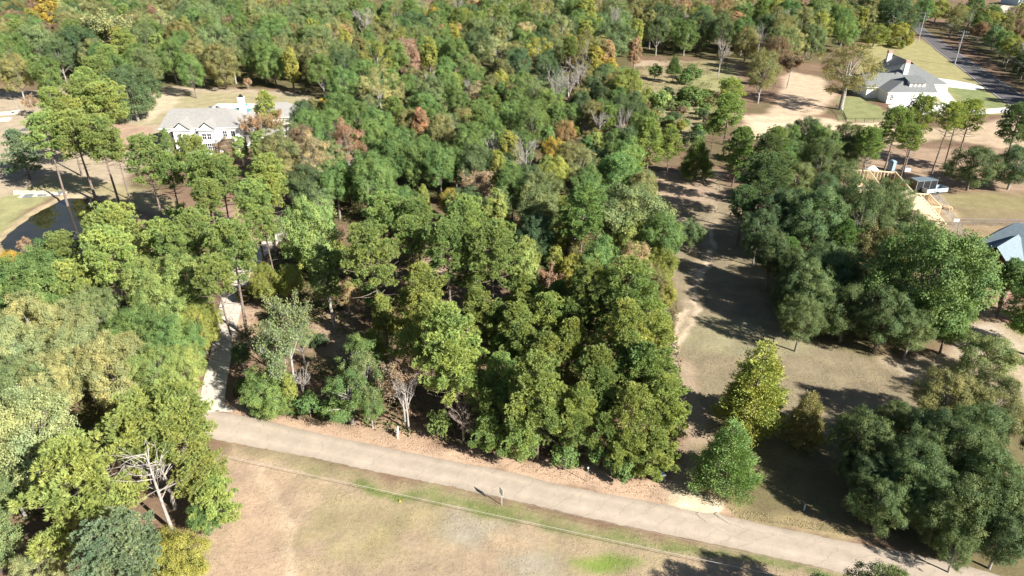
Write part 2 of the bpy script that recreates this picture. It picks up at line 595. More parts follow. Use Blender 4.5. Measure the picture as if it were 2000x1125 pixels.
# sandy ground above
paint("1440,225 1530,222 1650,236 1740,236 1760,262 1700,278 1560,284 1470,272", (.66, .50, .35), 1.4)
paint("1470,240 1620,245 1660,262 1500,265", (.76, .60, .43), 1.5, .8)
paint("1540,140 1600,150 1640,190 1600,225 1500,225", (.60, .45, .32), 1.5)
paint("1535,282 1680,285 1680,320 1500,340 1500,300", (.27, .27, .13), 1.5, .9)
paint("1640,268 1760,255 1850,250 2000,225 2060,260 2000,300 1850,270 1700,290", (.55, .42, .29), 1.5, .9)
paint("1680,290 2060,290 2060,375 1830,370 1740,345 1690,330", (.38, .27, .19), 1.5)
paint("1460,320 1540,325 1540,360 1480,370", (.45, .36, .24), 1.5, .8)
paint("1830,380 2080,372 2080,428 1862,428", (.29, .23, .135), .8)
paint("1830,380 1900,378 2080,395 2080,412 1850,400", (.30, .265, .13), 1.5, .7)
paint("1865,434 2080,436 2080,478 1990,470 1890,480", (.34, .25, .155), .6)
paint("1700,470 1880,500 1860,420 1840,400 1810,390", (.55, .38, .24), 1.0)
paint("1812,380 1830,378 1900,480 1880,490", (.40, .34, .26), .5, .8)
paint("1890,545 1990,585 1960,625 1910,640 1880,600", (.40, .29, .18), 1)
paint("1990,590 2060,600 2060,680 1968,640", (.26, .27, .09), .8)
# house lawn, top right
paint("1690,85 1800,75 1990,212 1990,225 1690,225 1640,232 1660,190", (.37, .33, .16), 1)
paint("1640,190 1720,190 1740,236 1640,236", (.27, .28, .13), .8)
paint("1850,165 1900,168 1990,215 1960,220 1870,200", (.24, .27, .12), .7)
paint("1690,198 1745,200 1762,236 1748,238 1715,208", (.20, .12, .085), .4)
paint("1862,60 1912,98 1966,148 2050,212 2300,330 2500,330 2350,20 2000,45 1960,60", (.15, .14, .07), 1.5, .8)
# scrubby clearing, upper centre
paint("1250,125 1440,115 1450,170 1420,240 1330,290 1260,250", (.36, .30, .17), 2, .9)
paint("1350,150 1430,130 1430,230 1380,215", (.33, .33, .15), 2, .7)
paint("1240,118 1330,118 1330,130 1240,130", (.48, .36, .26), 1.5, .9)
paint("870,345 980,335 1000,370 960,410 890,405", (.46, .33, .24), 1.5, .95)
paint("740,150 800,152 800,165 740,165", (.50, .38, .27), 1.5, .9)
paint("930,230 980,230 980,252 930,250", (.46, .32, .23), 1.5, .9)
paint("1130,235 1250,240 1240,275 1160,290", (.40, .30, .22), 2, .9)
paint("830,500 880,500 870,560 830,545", (.46, .33, .25), 1, .95)
paint("600,620 700,600 690,700 610,680", (.42, .31, .22), 1.5, .9)
# north-west fields
paint("-400,185 60,178 130,172 145,200 230,250 320,168 560,178 615,190 640,235 560,262 480,262 420,310 300,300 240,360 200,395 90,385 -100,500 -700,560", (.47, .38, .275), 1.5)
paint("310,180 590,185 600,215 470,215 330,240 260,250", (.40, .35, .205), 2.0, .85)
paint("300,178 360,172 350,200 300,235 280,245", (.62, .50, .36), 1.2, .9)
paint("210,240 300,250 260,300 225,290", (.47, .31, .23), 1.5, .8)
paint("-300,470 30,378 100,345 200,372 120,372 40,420 -20,470 -200,560", (.36, .35, .165), 1.2, .9)
paint("60,372 130,340 300,378 420,440 500,440 500,470 380,455 240,398 130,370", (.40, .34, .19), 1.0, .9)
paint("420,400 540,400 560,470 470,480 420,450", (.40, .27, .20), 1.5, .9)
paint("880,1 880,2 881,2", DRY, 1)
# pond bank
sd_pond = sdist(gx + fnoise(gx, gy, 2.5, 31) * .8, gy + fnoise(gx, gy, 2.5, 32) * .8, POND)
wb = (1 - smooth(.2, 1.1, np.abs(sd_pond + .6))) * (gx < -40)
alb = alb * (1 - .85 * wb[:, None]) + np.array((.42, .34, .22)) * .85 * wb[:, None]
gz = -1.4 * smooth(-.6, 1.2, sd_pond)
# spread sand at the field gate
APRON = P("1312,952 1345,958 1390,968 1412,984 1408,1004 1380,1006 1330,996 1304,988")
sd_ap = sdist(gx + fnoise(gx, gy, 1.2, 41) * .5, gy + fnoise(gx, gy, 1.2, 42) * .5, APRON)
wa = smooth(-.25, .25, sd_ap)
alb = alb * (1 - wa[:, None]) + np.array((.74, .60, .42)) * wa[:, None]
gz += .16 * smooth(-.1, 1.0, sd_ap)
alb = np.clip(alb * .88, .02, .85)

ny, nx = GX.shape
idx = np.arange(ny * nx).reshape(ny, nx)
quads = np.stack([idx[:-1, :-1], idx[:-1, 1:], idx[1:, 1:], idx[1:, :-1]], -1).reshape(-1, 4)


def mesh_np(name, verts, quads_, mats, smooth_=True):
    me = bpy.data.meshes.new(name)
    me.vertices.add(len(verts))
    me.vertices.foreach_set("co", np.asarray(verts, np.float32).ravel())
    nq, k = quads_.shape
    me.loops.add(nq * k)
    me.loops.foreach_set("vertex_index", quads_.astype(np.int32).ravel())
    me.polygons.add(nq)
    me.polygons.foreach_set("loop_start", np.arange(0, nq * k, k, dtype=np.int32))
    if smooth_:
        me.polygons.foreach_set("use_smooth", np.ones(nq, bool))
    for m in (mats if isinstance(mats, (list, tuple)) else [mats]):
        me.materials.append(m)
    me.update(calc_edges=True)
    return me


gme = mesh_np("ground", np.stack([gx, gy, gz], -1), quads, M['ground'])
ca = gme.attributes.new("albedo", 'FLOAT_COLOR', 'POINT')
ca.data.foreach_set("color", np.concatenate([alb, np.ones((len(alb), 1))], 1).astype(np.float32).ravel())
tag(link("ground", gme), kind="structure")


def sheet(name, poly, z, mat, kind="structure"):
    b = MB()
    b.poly([(x, y, z) for x, y in poly])
    o = b.build(name, mat)
    if sum(poly[i][0] * poly[(i + 1) % len(poly)][1] - poly[(i + 1) % len(poly)][0] * poly[i][1] for i in range(len(poly))) < 0:
        o.data.flip_normals()
    return tag(o, kind=kind) if kind else o


cx_, cy_ = sum(p[0] for p in POND) / len(POND), sum(p[1] for p in POND) / len(POND)
sheet("pond_water", [(cx_ + (x - cx_) * 1.06, cy_ + (y - cy_) * 1.06) for x, y in POND], -.32, M['water'] if 'water' in M else mat_water())


def resample(pts, n):
    pts = np.array(pts)
    d = np.concatenate([[0], np.cumsum(np.hypot(*np.diff(pts, axis=0).T))])
    t = np.linspace(0, d[-1], n)
    return np.stack([np.interp(t, d, pts[:, 0]), np.interp(t, d, pts[:, 1])], -1)


def strip(name, A, B, n, z, mat, ragged=0.0, seed=0, skirt=.12):
    a, b = resample(A, n), resample(B, n)
    k = np.ones(5) / 5
    for q in (a, b):
        for c in (0, 1):
            q[2:-2, c] = np.convolve(q[:, c], k, 'valid')
    m = MB()
    rg = np.random.default_rng(seed)
    va, vb = [], []
    for i in range(n):
        d = (b[i] - a[i]) / np.hypot(*(b[i] - a[i]))
        va.append(a[i] - d * rg.normal() * ragged)
        vb.append(b[i] + d * rg.normal() * ragged)
    V, wear = [], []
    us = [0, .05, .14, .24, .34, .5, .64, .74, .84, .95, 1]
    wv = [.74, .84, .95, 1.06, .99, .95, .99, 1.07, 1.0, .93, .88]
    k = len(us) + 2
    for i in range(n):
        V.append((*va[i], -skirt))
        wear.append(.8)
        for u, w in zip(us, wv):
            p = va[i] + (vb[i] - va[i]) * u
            V.append((*p, z + .05 * (1 - abs(2 * u - 1))))
            wear.append(w * (1 + .13 * float(fnoise(p[0], p[1], 6, 61)) + rg.normal() * .012))
        V.append((*vb[i], -skirt))
        wear.append(.8)
    F = []
    for i in range(n - 1):
        for j in range(k - 1):
            F.append((i * k + j, i * k + j + 1, i * k + k + 1 + j, i * k + k + j))
    m.mesh(V, F)
    o = m.build(name, mat)
    me = o.data
    wa_ = me.attributes.new("wear", 'FLOAT', 'POINT')
    wa_.data.foreach_set("value", np.array(wear, np.float32))
    if me.polygons[1].normal.z < 0:
        me.flip_normals()
    return tag(o, kind="structure")


strip("road", ROAD_UP, ROAD_LO, 220, .025, M['asphalt'], .05, 1)
# faint sand tracks carried from the gate onto the asphalt
tr = MB()
for path, w in (("1362,1003 1385,1022 1420,1042 1470,1058 1560,1076", .2), ("1398,1003 1425,1022 1470,1036 1560,1052 1640,1066", .2)):
    q = resample(P(path), 40)
    L, Rr = [], []
    for i in range(40):
        d = q[min(i + 1, 39)] - q[max(i - 1, 0)]
        nrm = np.array((-d[1], d[0])) / np.hypot(*d)
        ww = w * (1 - i / 42) * (.8 + .4 * random.Random(i).random())
        L.append((*(q[i] + nrm * ww), .082))
        Rr.append((*(q[i] - nrm * ww), .082))
    tr.mesh(L + Rr, [(i, i + 1, 41 + i, 40 + i) for i in range(39)])
tag(tr.build("sand_on_road", mat_noisy('thin_sand', (.43, .36, .285), .12, 1.5, .95, .1)), kind="structure")

# hairline cracks across the asphalt, filled with dark sealant
ck = MB()
rr = random.Random(21)
A_, B_ = resample(ROAD_UP, 400), resample(ROAD_LO, 400)
for k in range(46):
    i = int(20 + k * 7.9 + rr.uniform(-3, 3))
    u0, u1 = rr.choice([(0.04, .96), (.04, .5), (.3, .96), (.1, .8)])
    last, w = None, rr.uniform(.007, .016)
    j = float(i)
    for st_ in range(13):
        u = u0 + (u1 - u0) * st_ / 12
        j = min(398, max(1, j + rr.uniform(-.9, .9)))
        q = A_[int(j)] + (B_[int(j)] - A_[int(j)]) * u
        z = .025 + .05 * (1 - abs(2 * u - 1)) + .005
        if last is not None:
            d = q - last[0]
            nr = np.array((-d[1], d[0])) / (np.hypot(*d) + 1e-6) * w
            ck.mesh([(*(last[0] - nr), last[1]), (*(last[0] + nr), last[1]), (*(q + nr), z), (*(q - nr), z)], [(3, 2, 1, 0)])
        last = (q, z)
tag(ck.build("road_cracks", mat_noisy('crack_filler', (.25, .215, .18), .2, 2, .9, .2)), kind="structure")

# country road, top right
R2L = P("1740,10 1770,42 1795,68 1830,100 1870,130 1920,170 1985,218 2060,270 2160,340")
R2R = P("1765,10 1792,42 1818,66 1852,88 1902,122 1952,155 2002,187 2085,240 2200,312")
strip("country_road", R2L, R2R, 90, .03, M['asphalt_dark'], .02, 2)
ln = MB()
for A, B, t0, t1 in ((R2L, R2R, .06, .078), (R2L, R2R, .92, .938)):
    a, b = resample(A, 90), resample(B, 90)
    p0, p1 = a + (b - a) * t0, a + (b - a) * t1
    hz = .03 + .05 * (1 - abs((t0 + t1) / 2 - .5) * 2) + .008
    ln.mesh([(*q, hz) for q in p0] + [(*q, hz) for q in p1], [(i, i + 1, 91 + i, 90 + i) for i in range(89)])
tag(ln.build("edge_lines", M['line_paint']), kind="structure")

# concrete driveway of separate slabs, left
DA = P("388,797 394,760 403,720 412,690 420,645 428,600 440,560 452,530 475,505 500,485 522,465 545,445 566,430")
DB = P("437,803 441,762 447,722 453,690 460,645 470,608 478,568 490,535 505,515 524,493 545,475 570,456 590,440")
dw = tag(empty("driveway", (*at(415, 790), 0)), kind="structure")
a, b = resample(DA, 23), resample(DB, 23)
o0 = np.array(at(415, 790))
for i in range(22):
    m = MB()
    g = .012
    q = [a[i] + (a[i + 1] - a[i]) * g, b[i] + (b[i + 1] - b[i]) * g, b[i + 1] - (b[i + 1] - b[i]) * g, a[i + 1] - (a[i + 1] - a[i]) * g]
    q = [p - o0 for p in q]
    zt = .07 + .006 * math.sin(i * 2.3)
    m.mesh([(*p, -.06) for p in q] + [(*p, zt) for p in q], [(4, 5, 6, 7), (0, 1, 5, 4), (1, 2, 6, 5), (2, 3, 7, 6), (3, 0, 4, 7)])
    m.build("concrete_slab", M['concrete'], dw)
# flared apron of rubble where it meets the road
ap = MB()
rr = random.Random(8)
for i in range(70):
    x, y = at(rr.uniform(352, 452), rr.uniform(793, 803))
    s = rr.uniform(.15, .4)
    ap.box(x - s, x + s, y - s * .7, y + s * .7, -.05, rr.uniform(.03, .09))
tag(ap.build("broken_concrete_edge", M['concrete']), kind="structure")
sheet("house_driveway", P("1823,151 1870,158 1905,165 1925,172 1905,176 1868,172 1852,170 1850,178 1870,202 1880,216 1990,208 1992,218 1880,226 1740,222 1735,205 1752,203 1755,198 1826,198 1845,205 1822,180"), .012, M['white_concrete'])
sheet("pool_terrace", [(-84.5, 192), (-66, 192), (-66, 203), (-84.5, 203)], .02, M['white_concrete'])
sheet("pool_water", [(-79.2, 193.5), (-72, 193.5), (-72, 197.5), (-79.2, 197.5)], .026, M['pool'])
sheet("farm_lane", P("1930,22 1960,10 1985,14 2060,60 2040,70 1985,45 1955,36"), .012, M['stone'])

# ------------------------------------------------------------------ BUILDINGS
def hip_roof(m, x0, x1, y0, y1, z, h, inx0, inx1, over=.45, axis='x', mi=0, soffit=1, t=.18):
    """ridge along axis; inx0 / inx1 = how far the ridge ends stand in from each end (0 = gable)."""
    X0, X1, Y0, Y1 = x0 - over, x1 + over, y0 - over, y1 + over
    sw = axis == 'y'
    if sw:
        X0, X1, Y0, Y1 = Y0, Y1, X0, X1
    ym = (Y0 + Y1) / 2
    A = [(X0, Y0, z), (X1, Y0, z), (X1, Y1, z), (X0, Y1, z), (X0 + inx0, ym, z + h), (X1 - inx1, ym, z + h)]
    B = [(x, y, zz - t) for x, y, zz in A[:4]]
    V = A + B
    F = [(0, 1, 5, 4), (2, 3, 4, 5), (1, 2, 5), (3, 0, 4)]
    G = [(6, 7, 1, 0), (7, 8, 2, 1), (8, 9, 3, 2), (9, 6, 0, 3), (9, 8, 7, 6)]
    if sw:
        V = [(y, x, zz) for x, y, zz in V]
        F = [f[::-1] for f in F]
        G = [g[::-1] for g in G]
    m.mesh(V, F[:2] + ([F[2]] if inx1 > 0 else []) + ([F[3]] if inx0 > 0 else []), mi)
    m.mesh(V, G, soffit)


def window(parent, x, y, z, w, h, face='-y', cols=2, rows=2, frame=None, arch=False):
    """window standing on a wall: frame with muntins (part) and its glass (sub-part). (x,y,z) = centre of the sill on the wall face."""
    ang = {'-y': 0, '+x': R(90), '+y': R(180), '-x': R(-90)}[face]
    fm = MB()
    bw = .09
    fm.box(-w / 2 - bw, w / 2 + bw, -.07, 0, -bw, 0)
    fm.box(-w / 2 - bw, w / 2 + bw, -.07, 0, h, h + bw)
    fm.box(-w / 2 - bw, -w / 2, -.065, 0, 0, h)
    fm.box(w / 2, w / 2 + bw, -.065, 0, 0, h)
    for i in range(1, cols):
        xx = -w / 2 + w * i / cols
        fm.box(xx - .03, xx + .03, -.05, -.012, 0, h)
    for j in range(1, rows):
        zz = h * j / rows
        fm.box(-w / 2, w / 2, -.055, -.012, zz - .03, zz + .03)
    if arch:
        n = 10
        for i in range(n):
            t0, t1 = math.pi * i / n, math.pi * (i + 1) / n
            fm.bar((math.cos(t0) * (w / 2 + .04), -.035, h + math.sin(t0) * (w / 2)), (math.cos(t1) * (w / 2 + .04), -.035, h + math.sin(t1) * (w / 2)), .09, .09)
    o = fm.build('window', frame or M['white_paint'], parent, (x, y, z), ang)
    g = MB()
    if arch:
        pts = [(-w / 2, -.01, 0), (w / 2, -.01, 0)] + [(math.cos(math.pi * i / 10) * w / 2, -.01, h + math.sin(math.pi * i / 10) * w / 2) for i in range(11)]
        g.poly(pts)
    else:
        g.poly([(-w / 2, -.01, 0), (w / 2, -.01, 0), (w / 2, -.01, h), (-w / 2, -.01, h)])
    g.build('pane', M['glass'], o)
    return o


def walls(m, x0, x1, y0, y1, z, mi=0, gable=None, h=0):
    m.mesh([(x0, y0, -.1), (x1, y0, -.1), (x1, y1, -.1), (x0, y1, -.1), (x0, y0, z), (x1, y0, z), (x1, y1, z), (x0, y1, z)],
           [(0, 1, 5, 4), (1, 2, 6, 5), (2, 3, 7, 6), (3, 0, 4, 7)], mi)
    xm, ym = (x0 + x1) / 2, (y0 + y1) / 2
    if gable == 'x':
        m.mesh([(x0, y0, z), (x0, y1, z), (x0, ym, z + h)], [(0, 2, 1)], mi)
        m.mesh([(x1, y0, z), (x1, y1, z), (x1, ym, z + h)], [(0, 1, 2)], mi)
    if gable == 'y':
        m.mesh([(x0, y0, z), (x1, y0, z), (xm, y0, z + h)], [(0, 1, 2)], mi)
        m.mesh([(x0, y1, z), (x1, y1, z), (xm, y1, z + h)], [(0, 2, 1)], mi)


WP, GR = M['white_paint'], M['shingle_grey']


def wing(house, x0, x1, y0, y1, z, h, kind='hip', axis='x', in0=3.0, in1=3.0, roof=GR, wall=WP, over=.45, drop=.10):
    w = MB()
    hh = h
    walls(w, x0, x1, y0, y1, z - drop, 0, axis if kind == 'gable' else None, hh * .93)
    w.build('wall', wall, house)
    r = MB()
    hip_roof(r, x0, x1, y0, y1, z, h, 0 if kind == 'gable' else in0, 0 if kind == 'gable' else in1, over, axis)
    return r.build('roof', [roof, WP], house)


# --- white two-storey house beyond the pond
hl = empty('country_house', (-79.5, 157, 0), R(3.5), 'white two-storey house with several grey gabled roofs, on the lawn beyond the pond', 'house')
wing(hl, 0, 17.4, 0.4, 11.6, 5.7, 3.0, 'hip', 'x', 1.2, 4.2)
for gx0, gx1, hh in ((3.3, 7.0, 1.75), (8.9, 12.4, 1.7)):
    w = MB()
    walls(w, gx0, gx1, -1.5, 2.0, 5.6, 0, 'y', hh * .95)
    w.build('wall', WP, hl)
    r = MB()
    hip_roof(r, gx0, gx1, -1.5, 5.2, 5.72, hh, 0, 0, .35, 'y')
    r.build('roof', [GR, WP], hl)
pr = MB()
pr.mesh([(6.8, -2.9, 2.75), (9.1, -2.9, 2.75), (9.1, .38, 3.7), (6.8, .38, 3.7), (6.8, -2.9, 2.6), (9.1, -2.9, 2.6), (9.1, .38, 3.55), (6.8, .38, 3.55)], [(0, 1, 2, 3), (7, 6, 5, 4), (0, 4, 5, 1), (1, 5, 6, 2), (3, 7, 4, 0)])
pr.build('porch_roof', M['metal_roof'], hl)
for px in (7.0, 8.85):
    c = MB()
    c.box(px - .12, px + .12, -2.75, -2.5, 0, 2.6)
    c.build('column', WP, hl)
d = MB()
d.box(7.4, 8.5, .30, .36, .05, 2.3)
d.build('door', M['black_metal'], hl)
for x, y, z, w_, h_, c_, r_ in ((4.55, -1.5, 3.5, .8, 1.25, 2, 2), (5.65, -1.5, 3.5, .8, 1.25, 2, 2), (7.9, .4, 4.3, .75, .95, 2, 2), (10.0, -1.5, 3.5, .85, 1.35, 2, 2), (11.1, -1.5, 3.5, .85, 1.35, 2, 2),
                                (9.85, -1.5, .55, .8, 2.0, 2, 3), (10.75, -1.5, .55, .8, 2.0, 2, 3), (11.65, -1.5, .55, .8, 2.0, 2, 3), (4.7, -1.5, .6, .9, 1.7, 2, 3), (5.8, -1.5, .6, .9, 1.7, 2, 3),
                                (2.5, .4, 3.5, .9, 1.5, 2, 2), (2.5, .4, .6, .9, 1.8, 2, 2), (1.1, .4, 3.6, .8, 1.3, 2, 2), (14.0, .4, 3.5, .9, 1.3, 2, 2), (15.8, .4, 3.5, .9, 1.3, 2, 2), (14.6, .4, .6, 1.2, 1.8, 3, 2)):
    window(hl, x, y, z, w_, h_, '-y', c_, r_)
wing(hl, 16.6, 20.4, 4.5, 17.5, 5.0, 2.6, 'hip', 'y', 2.0, 1.6)
wing(hl, 18.2, 22.4, 7.6, 13.2, 4.4, 2.1, 'gable', 'x')
wing(hl, 17.6, 25.6, 3.2, 9.4, 3.1, 2.0, 'hip', 'x', 2.8, 2.8)
window(hl, 21.5, 3.2, .9, 1.0, 1.3)
window(hl, 19.3, 3.2, .7, 1.2, 1.8, '-y', 2, 2)
wing(hl, 17.0, 27.0, 17.6, 25.0, 3.4, 2.7, 'hip', 'x', 3.8, 3.8)
window(hl, 24.3, 17.6, 1.9, 1.1, .7, '-y', 2, 1)
for gx_ in (18.2, 21.4):
    g = MB()
    g.box(gx_, gx_ + 2.6, 17.54, 17.585, .05, 2.4)
    for k in range(1, 4):
        g.box(gx_ + .05, gx_ + 2.55, 17.52, 17.535, .05 + k * .6 - .03, .05 + k * .6)
    g.build('garage_door', WP, hl)
ch = MB()
ch.box(15.6, 16.9, 8.6, 9.6, 5.0, 10.2)
ch.box(15.5, 17.0, 8.5, 9.7, 10.2, 10.4)
cho = ch.build('chimney', WP, hl)
cp = MB()
cp.mesh([(15.7, 8.7, 10.4), (16.8, 8.7, 10.4), (16.8, 9.5, 10.4), (15.7, 9.5, 10.4), (16.25, 9.1, 11.2)], [(0, 1, 4), (1, 2, 4), (2, 3, 4), (3, 0, 4)])
cp.build('chimney_cap', M['black_metal'], cho)

# --- white house at the top right
SL = M['shingle_slate']
hr = empty('ranch_house', (107.4, 203.2, 0), R(-1.5), 'white single-storey house with many-sloped slate grey roof and two chimneys', 'house')
SL = M['shingle_slate']
wing(hr, 0, 13.2, 0, 11.5, 3.2, 3.3, 'hip', 'x', 8.2, .01, SL)
wing(hr, -3.4, 5.2, 6.2, 16.0, 3.25, 3.1, 'gable', 'x', roof=SL)
wing(hr, 4.5, 21.5, 10.5, 26.5, 3.3, 4.2, 'hip', 'x', 7.4, 7.4, SL)
wing(hr, 9.2, 21.0, 21.5, 33.5, 3.35, 4.3, 'gable', 'y', roof=SL)
dm = MB()
dm.box(6.3, 10.7, 1.7, 5.4, 3.4, 5.55)
dmo = dm.build('dormer', WP, hr)
dr = MB()
dr.mesh([(6.0, 1.3, 5.62), (11.0, 1.3, 5.62), (11.0, 6.2, 6.6), (6.0, 6.2, 6.6), (6.0, 1.3, 5.5), (11.0, 1.3, 5.5), (11.0, 6.2, 6.48), (6.0, 6.2, 6.48)], [(0, 1, 2, 3), (7, 6, 5, 4), (0, 4, 5, 1), (1, 5, 6, 2), (2, 6, 7, 3), (3, 7, 4, 0)])
dr.build('dormer_roof', SL, dmo)
for k in range(3):
    window(hr, 7.35 + k * 1.15, 1.7, 4.25, .62, .95, '-y', 2, 3)
window(hr, 1.2, 0, .9, .8, 1.5, '-y', 2, 3)
window(hr, -3.4, 11, .8, 1.0, 1.5, '-x', 2, 2)
window(hr, 9.2, 27.5, .8, 1.3, 1.6, '-x', 2, 2)
for gx_ in (3.6, 8.6):
    g = MB()
    g.box(gx_, gx_ + 4.2, -.06, -.012, .05, 2.4)
    for k in range(1, 4):
        g.box(gx_ + .05, gx_ + 4.15, -.075, -.062, .05 + k * .6 - .03, .05 + k * .6)
    g.build('garage_door', WP, hr)
for x, y, z0, z1 in ((10.6, 14.6, 5.0, 9.4), (12.9, 31.5, 5.0, 9.3)):
    c = MB()
    c.box(x - .65, x + .65, y - .5, y + .5, z0, z1 - .9)
    co = c.build('chimney', WP, hr)
    c = MB()
    c.box(x - .7, x + .7, y - .55, y + .55, z1 - .9, z1)
    c.build('chimney_top', M['brick_cap'], co)

# --- red brick house at the right edge
hb = empty('brick_house', (69.6, 96.0, 0), R(-53), 'red brick house with blue-grey roof and an arched window in its gable', 'house')
BR, SB = M['brick'], M['shingle_blue']
wing(hb, 0, 5.6, 0, 7, 3.1, 2.9, 'gable', 'y', roof=SB, wall=BR, over=.3)
wing(hb, -1.6, 24, 4.2, 14.6, 3.15, 3.9, 'hip', 'x', 3.5, 4.0, SB, BR)
wing(hb, -1.2, 4.5, 13.0, 17.5, 2.9, 1.9, 'hip', 'y', 2.0, 2.0, SB, BR)
wing(hb, 9.0, 15.5, 1.2, 7.5, 3.1, 3.2, 'gable', 'y', roof=SB, wall=BR, over=.3)
window(hb, 2.8, 0, 1.5, 1.25, 1.1, '-y', 2, 2, arch=True)
window(hb, 7.2, 4.2, .25, 1.5, 2.1, '-y', 2, 2)
window(hb, 12.2, 1.2, 1.0, 1.4, 1.5, '-y', 2, 2)
bs = MB()
for k in range(6):
    bs.box(5.9 + k * .45, 6.3 + k * .45, 3.4, 4.1, 0, .0 + .5 + .1 * (k % 2))
bs.build('foundation_ledge', M['brick_red'], hb)

# brick garden steps: each tread a brick-built slab of its own
p0, p1 = Vector((*at(1983, 578), 0)), Vector((*at(1962, 627), 0))
dv = (p1 - p0)
L_ = dv.length
st = empty('garden_steps', p0, math.atan2(dv.y, dv.x), 'red brick steps with pinkish landings leading down from the brick house', 'steps')
pos, zt = 0.0, .55
i = 0
seq = ['L', 's', 's', 's', 's', 'L', 's', 's', 's', 'l', 's', 's', 's', 'l', 's', 's', 's', 's']
sc_ = L_ / sum({'L': 1.4, 'l': .75, 's': .36}[q] for q in seq)
for q in seq:
    ln_ = {'L': 1.4, 'l': .75, 's': .36}[q] * sc_
    s = MB()
    s.box(pos, pos + ln_ - .012, -.95, .95, -.1, zt)
    s.build('step' if q == 's' else 'landing', M['brick_red'] if q == 's' and i % 2 else M['brick_cap'], st)
    pos += ln_
    zt -= .03
    i += 1

# --- timber frame of a house being built
fr = empty('house_frame', (71.9, 108.2, 0), R(-10.5), 'unfinished house of pale bare timber studs and rafters, beside the wire fence', 'house')
W_, D_ = 11.0, 27.5
LP, LM = M['lumber_pale'], M['lumber']
m = MB()
m.box(-W_, 0, 0, D_, 0, .35)
m.box(0, 2.6, 9.0, 15.5, 0, .33)
m.build('floor_slab', M['lumber'], fr)
stud_me, H_ = {}, 2.75


def piece(name, me, loc, rz=0):
    o = link(name, me, fr, loc, rz)
    return o


sm = MB().box(-.045, .045, -.075, .075, 0, H_ - .27).to_mesh('stud', LM)


def stud_wall(x0, y0, x1, y1, step=.62, z=.44, top=True):
    a_, b_ = Vector((x0, y0, 0)), Vector((x1, y1, 0))
    L = (b_ - a_).length
    ang = math.atan2(y1 - y0, x1 - x0)
    for zz, hh in ((.36, .08), (.36 + H_ - .19, .09), (.36 + H_ - .098, .09)) if top else ((.36, .08),):
        k = MB().box(.02, L - .02, -.08, .08, 0, hh)
        k.build('plate', LP, fr, (x0, y0, zz), ang)
    n = max(2, int(L / step))
    for k in range(n + 1):
        q = a_ + (b_ - a_) * ((k * (L - .12) / n + .06) / L)
        piece('stud', sm, (q.x, q.y, z), ang + R(90))


stud_wall(0, 0, 0, 27.5)
stud_wall(-11, 0, -11, 27.5, 1.2)
stud_wall(-11, 27.4, 0, 27.4)
stud_wall(-11, .1, 0, .1)
stud_wall(-10.8, 17, -.2, 17)
stud_wall(-10.8, 9.5, -.2, 9.5)
stud_wall(-5, 9.7, -5, 16.8, .8)
stud_wall(-5, 17.2, -5, 27.2, .8)
stud_wall(.2, 9, 2.6, 9)
stud_wall(2.6, 9, 2.6, 15.4)
stud_wall(.2, 15.4, 2.6, 15.4)
jm = MB().box(-10.9, -.1, -.03, .03, 0, .24).to_mesh('joist', LP)
for k in range(20):
    piece('joist', jm, (0, .5 + k * .86, .36 + H_ + .002))
rm = MB().bar((-5.6, 0, 2.6), (.3, 0, .1), .05, .2).to_mesh('rafter', LP)
for k in range(9):
    piece('rafter', rm, (0, 1.0 + k * 1.28, .36 + H_ + .25))
MB().box(.1, .32, -.3, 13.8, 0, .3).build('fascia_board', LP, fr, (0, 0, .36 + H_ + .2))
MB().box(-6.0, -5.8, .5, 12, 0, .3).build('ridge_board', LP, fr, (.2, 0, .36 + H_ + 2.7))
sh = MB()
for y0_, y1_ in ((17.1, 19.4), (19.43, 21.8), (21.83, 24.2), (24.23, 27.3)):
    s = MB().box(.09, .11, y0_, y1_, .4, 3.05)
    s.build('sheathing_panel', M['osb'], fr)
for y0_, y1_ in ((.3, 3.3), (3.34, 6.2)):
    MB().box(-10.8, -5.4, y0_, y1_, .36, .375).build('floor_panel', M['osb'], fr)
stk = empty('lumber_pile', (*at(1838, 404), 0), R(-60), 'low pile of orange lumber stacked beside the timber house frame', 'lumber pile')
for r_ in range(3):
    for k in range(6):
        MB().box(-2, 2 - .2 * (k % 3), k * .24 - .7, k * .24 - .5, r_ * .16, r_ * .16 + .14).build('board', LM if (k + r_) % 2 else M['osb'], stk)

# --- far house at the top right corner
fh = empty('farmhouse', (*at(1985, 8), 0), R(25), 'distant bluish grey farmhouse with dark roof at the top right corner', 'house')
wing(fh, -7, 7, -5, 5, 3.2, 3.0, 'gable', 'x', roof=M['shingle_blue'], wall=M['steel_blue'])
wing(fh, 0, 5.5, -9, -4, 3.0, 2.4, 'gable', 'y', roof=M['shingle_blue'], wall=M['white_paint'])
window(fh, -3.5, -5, .9, 1.2, 1.4)
window(fh, 2.7, -9, .9, 1.2, 1.4)

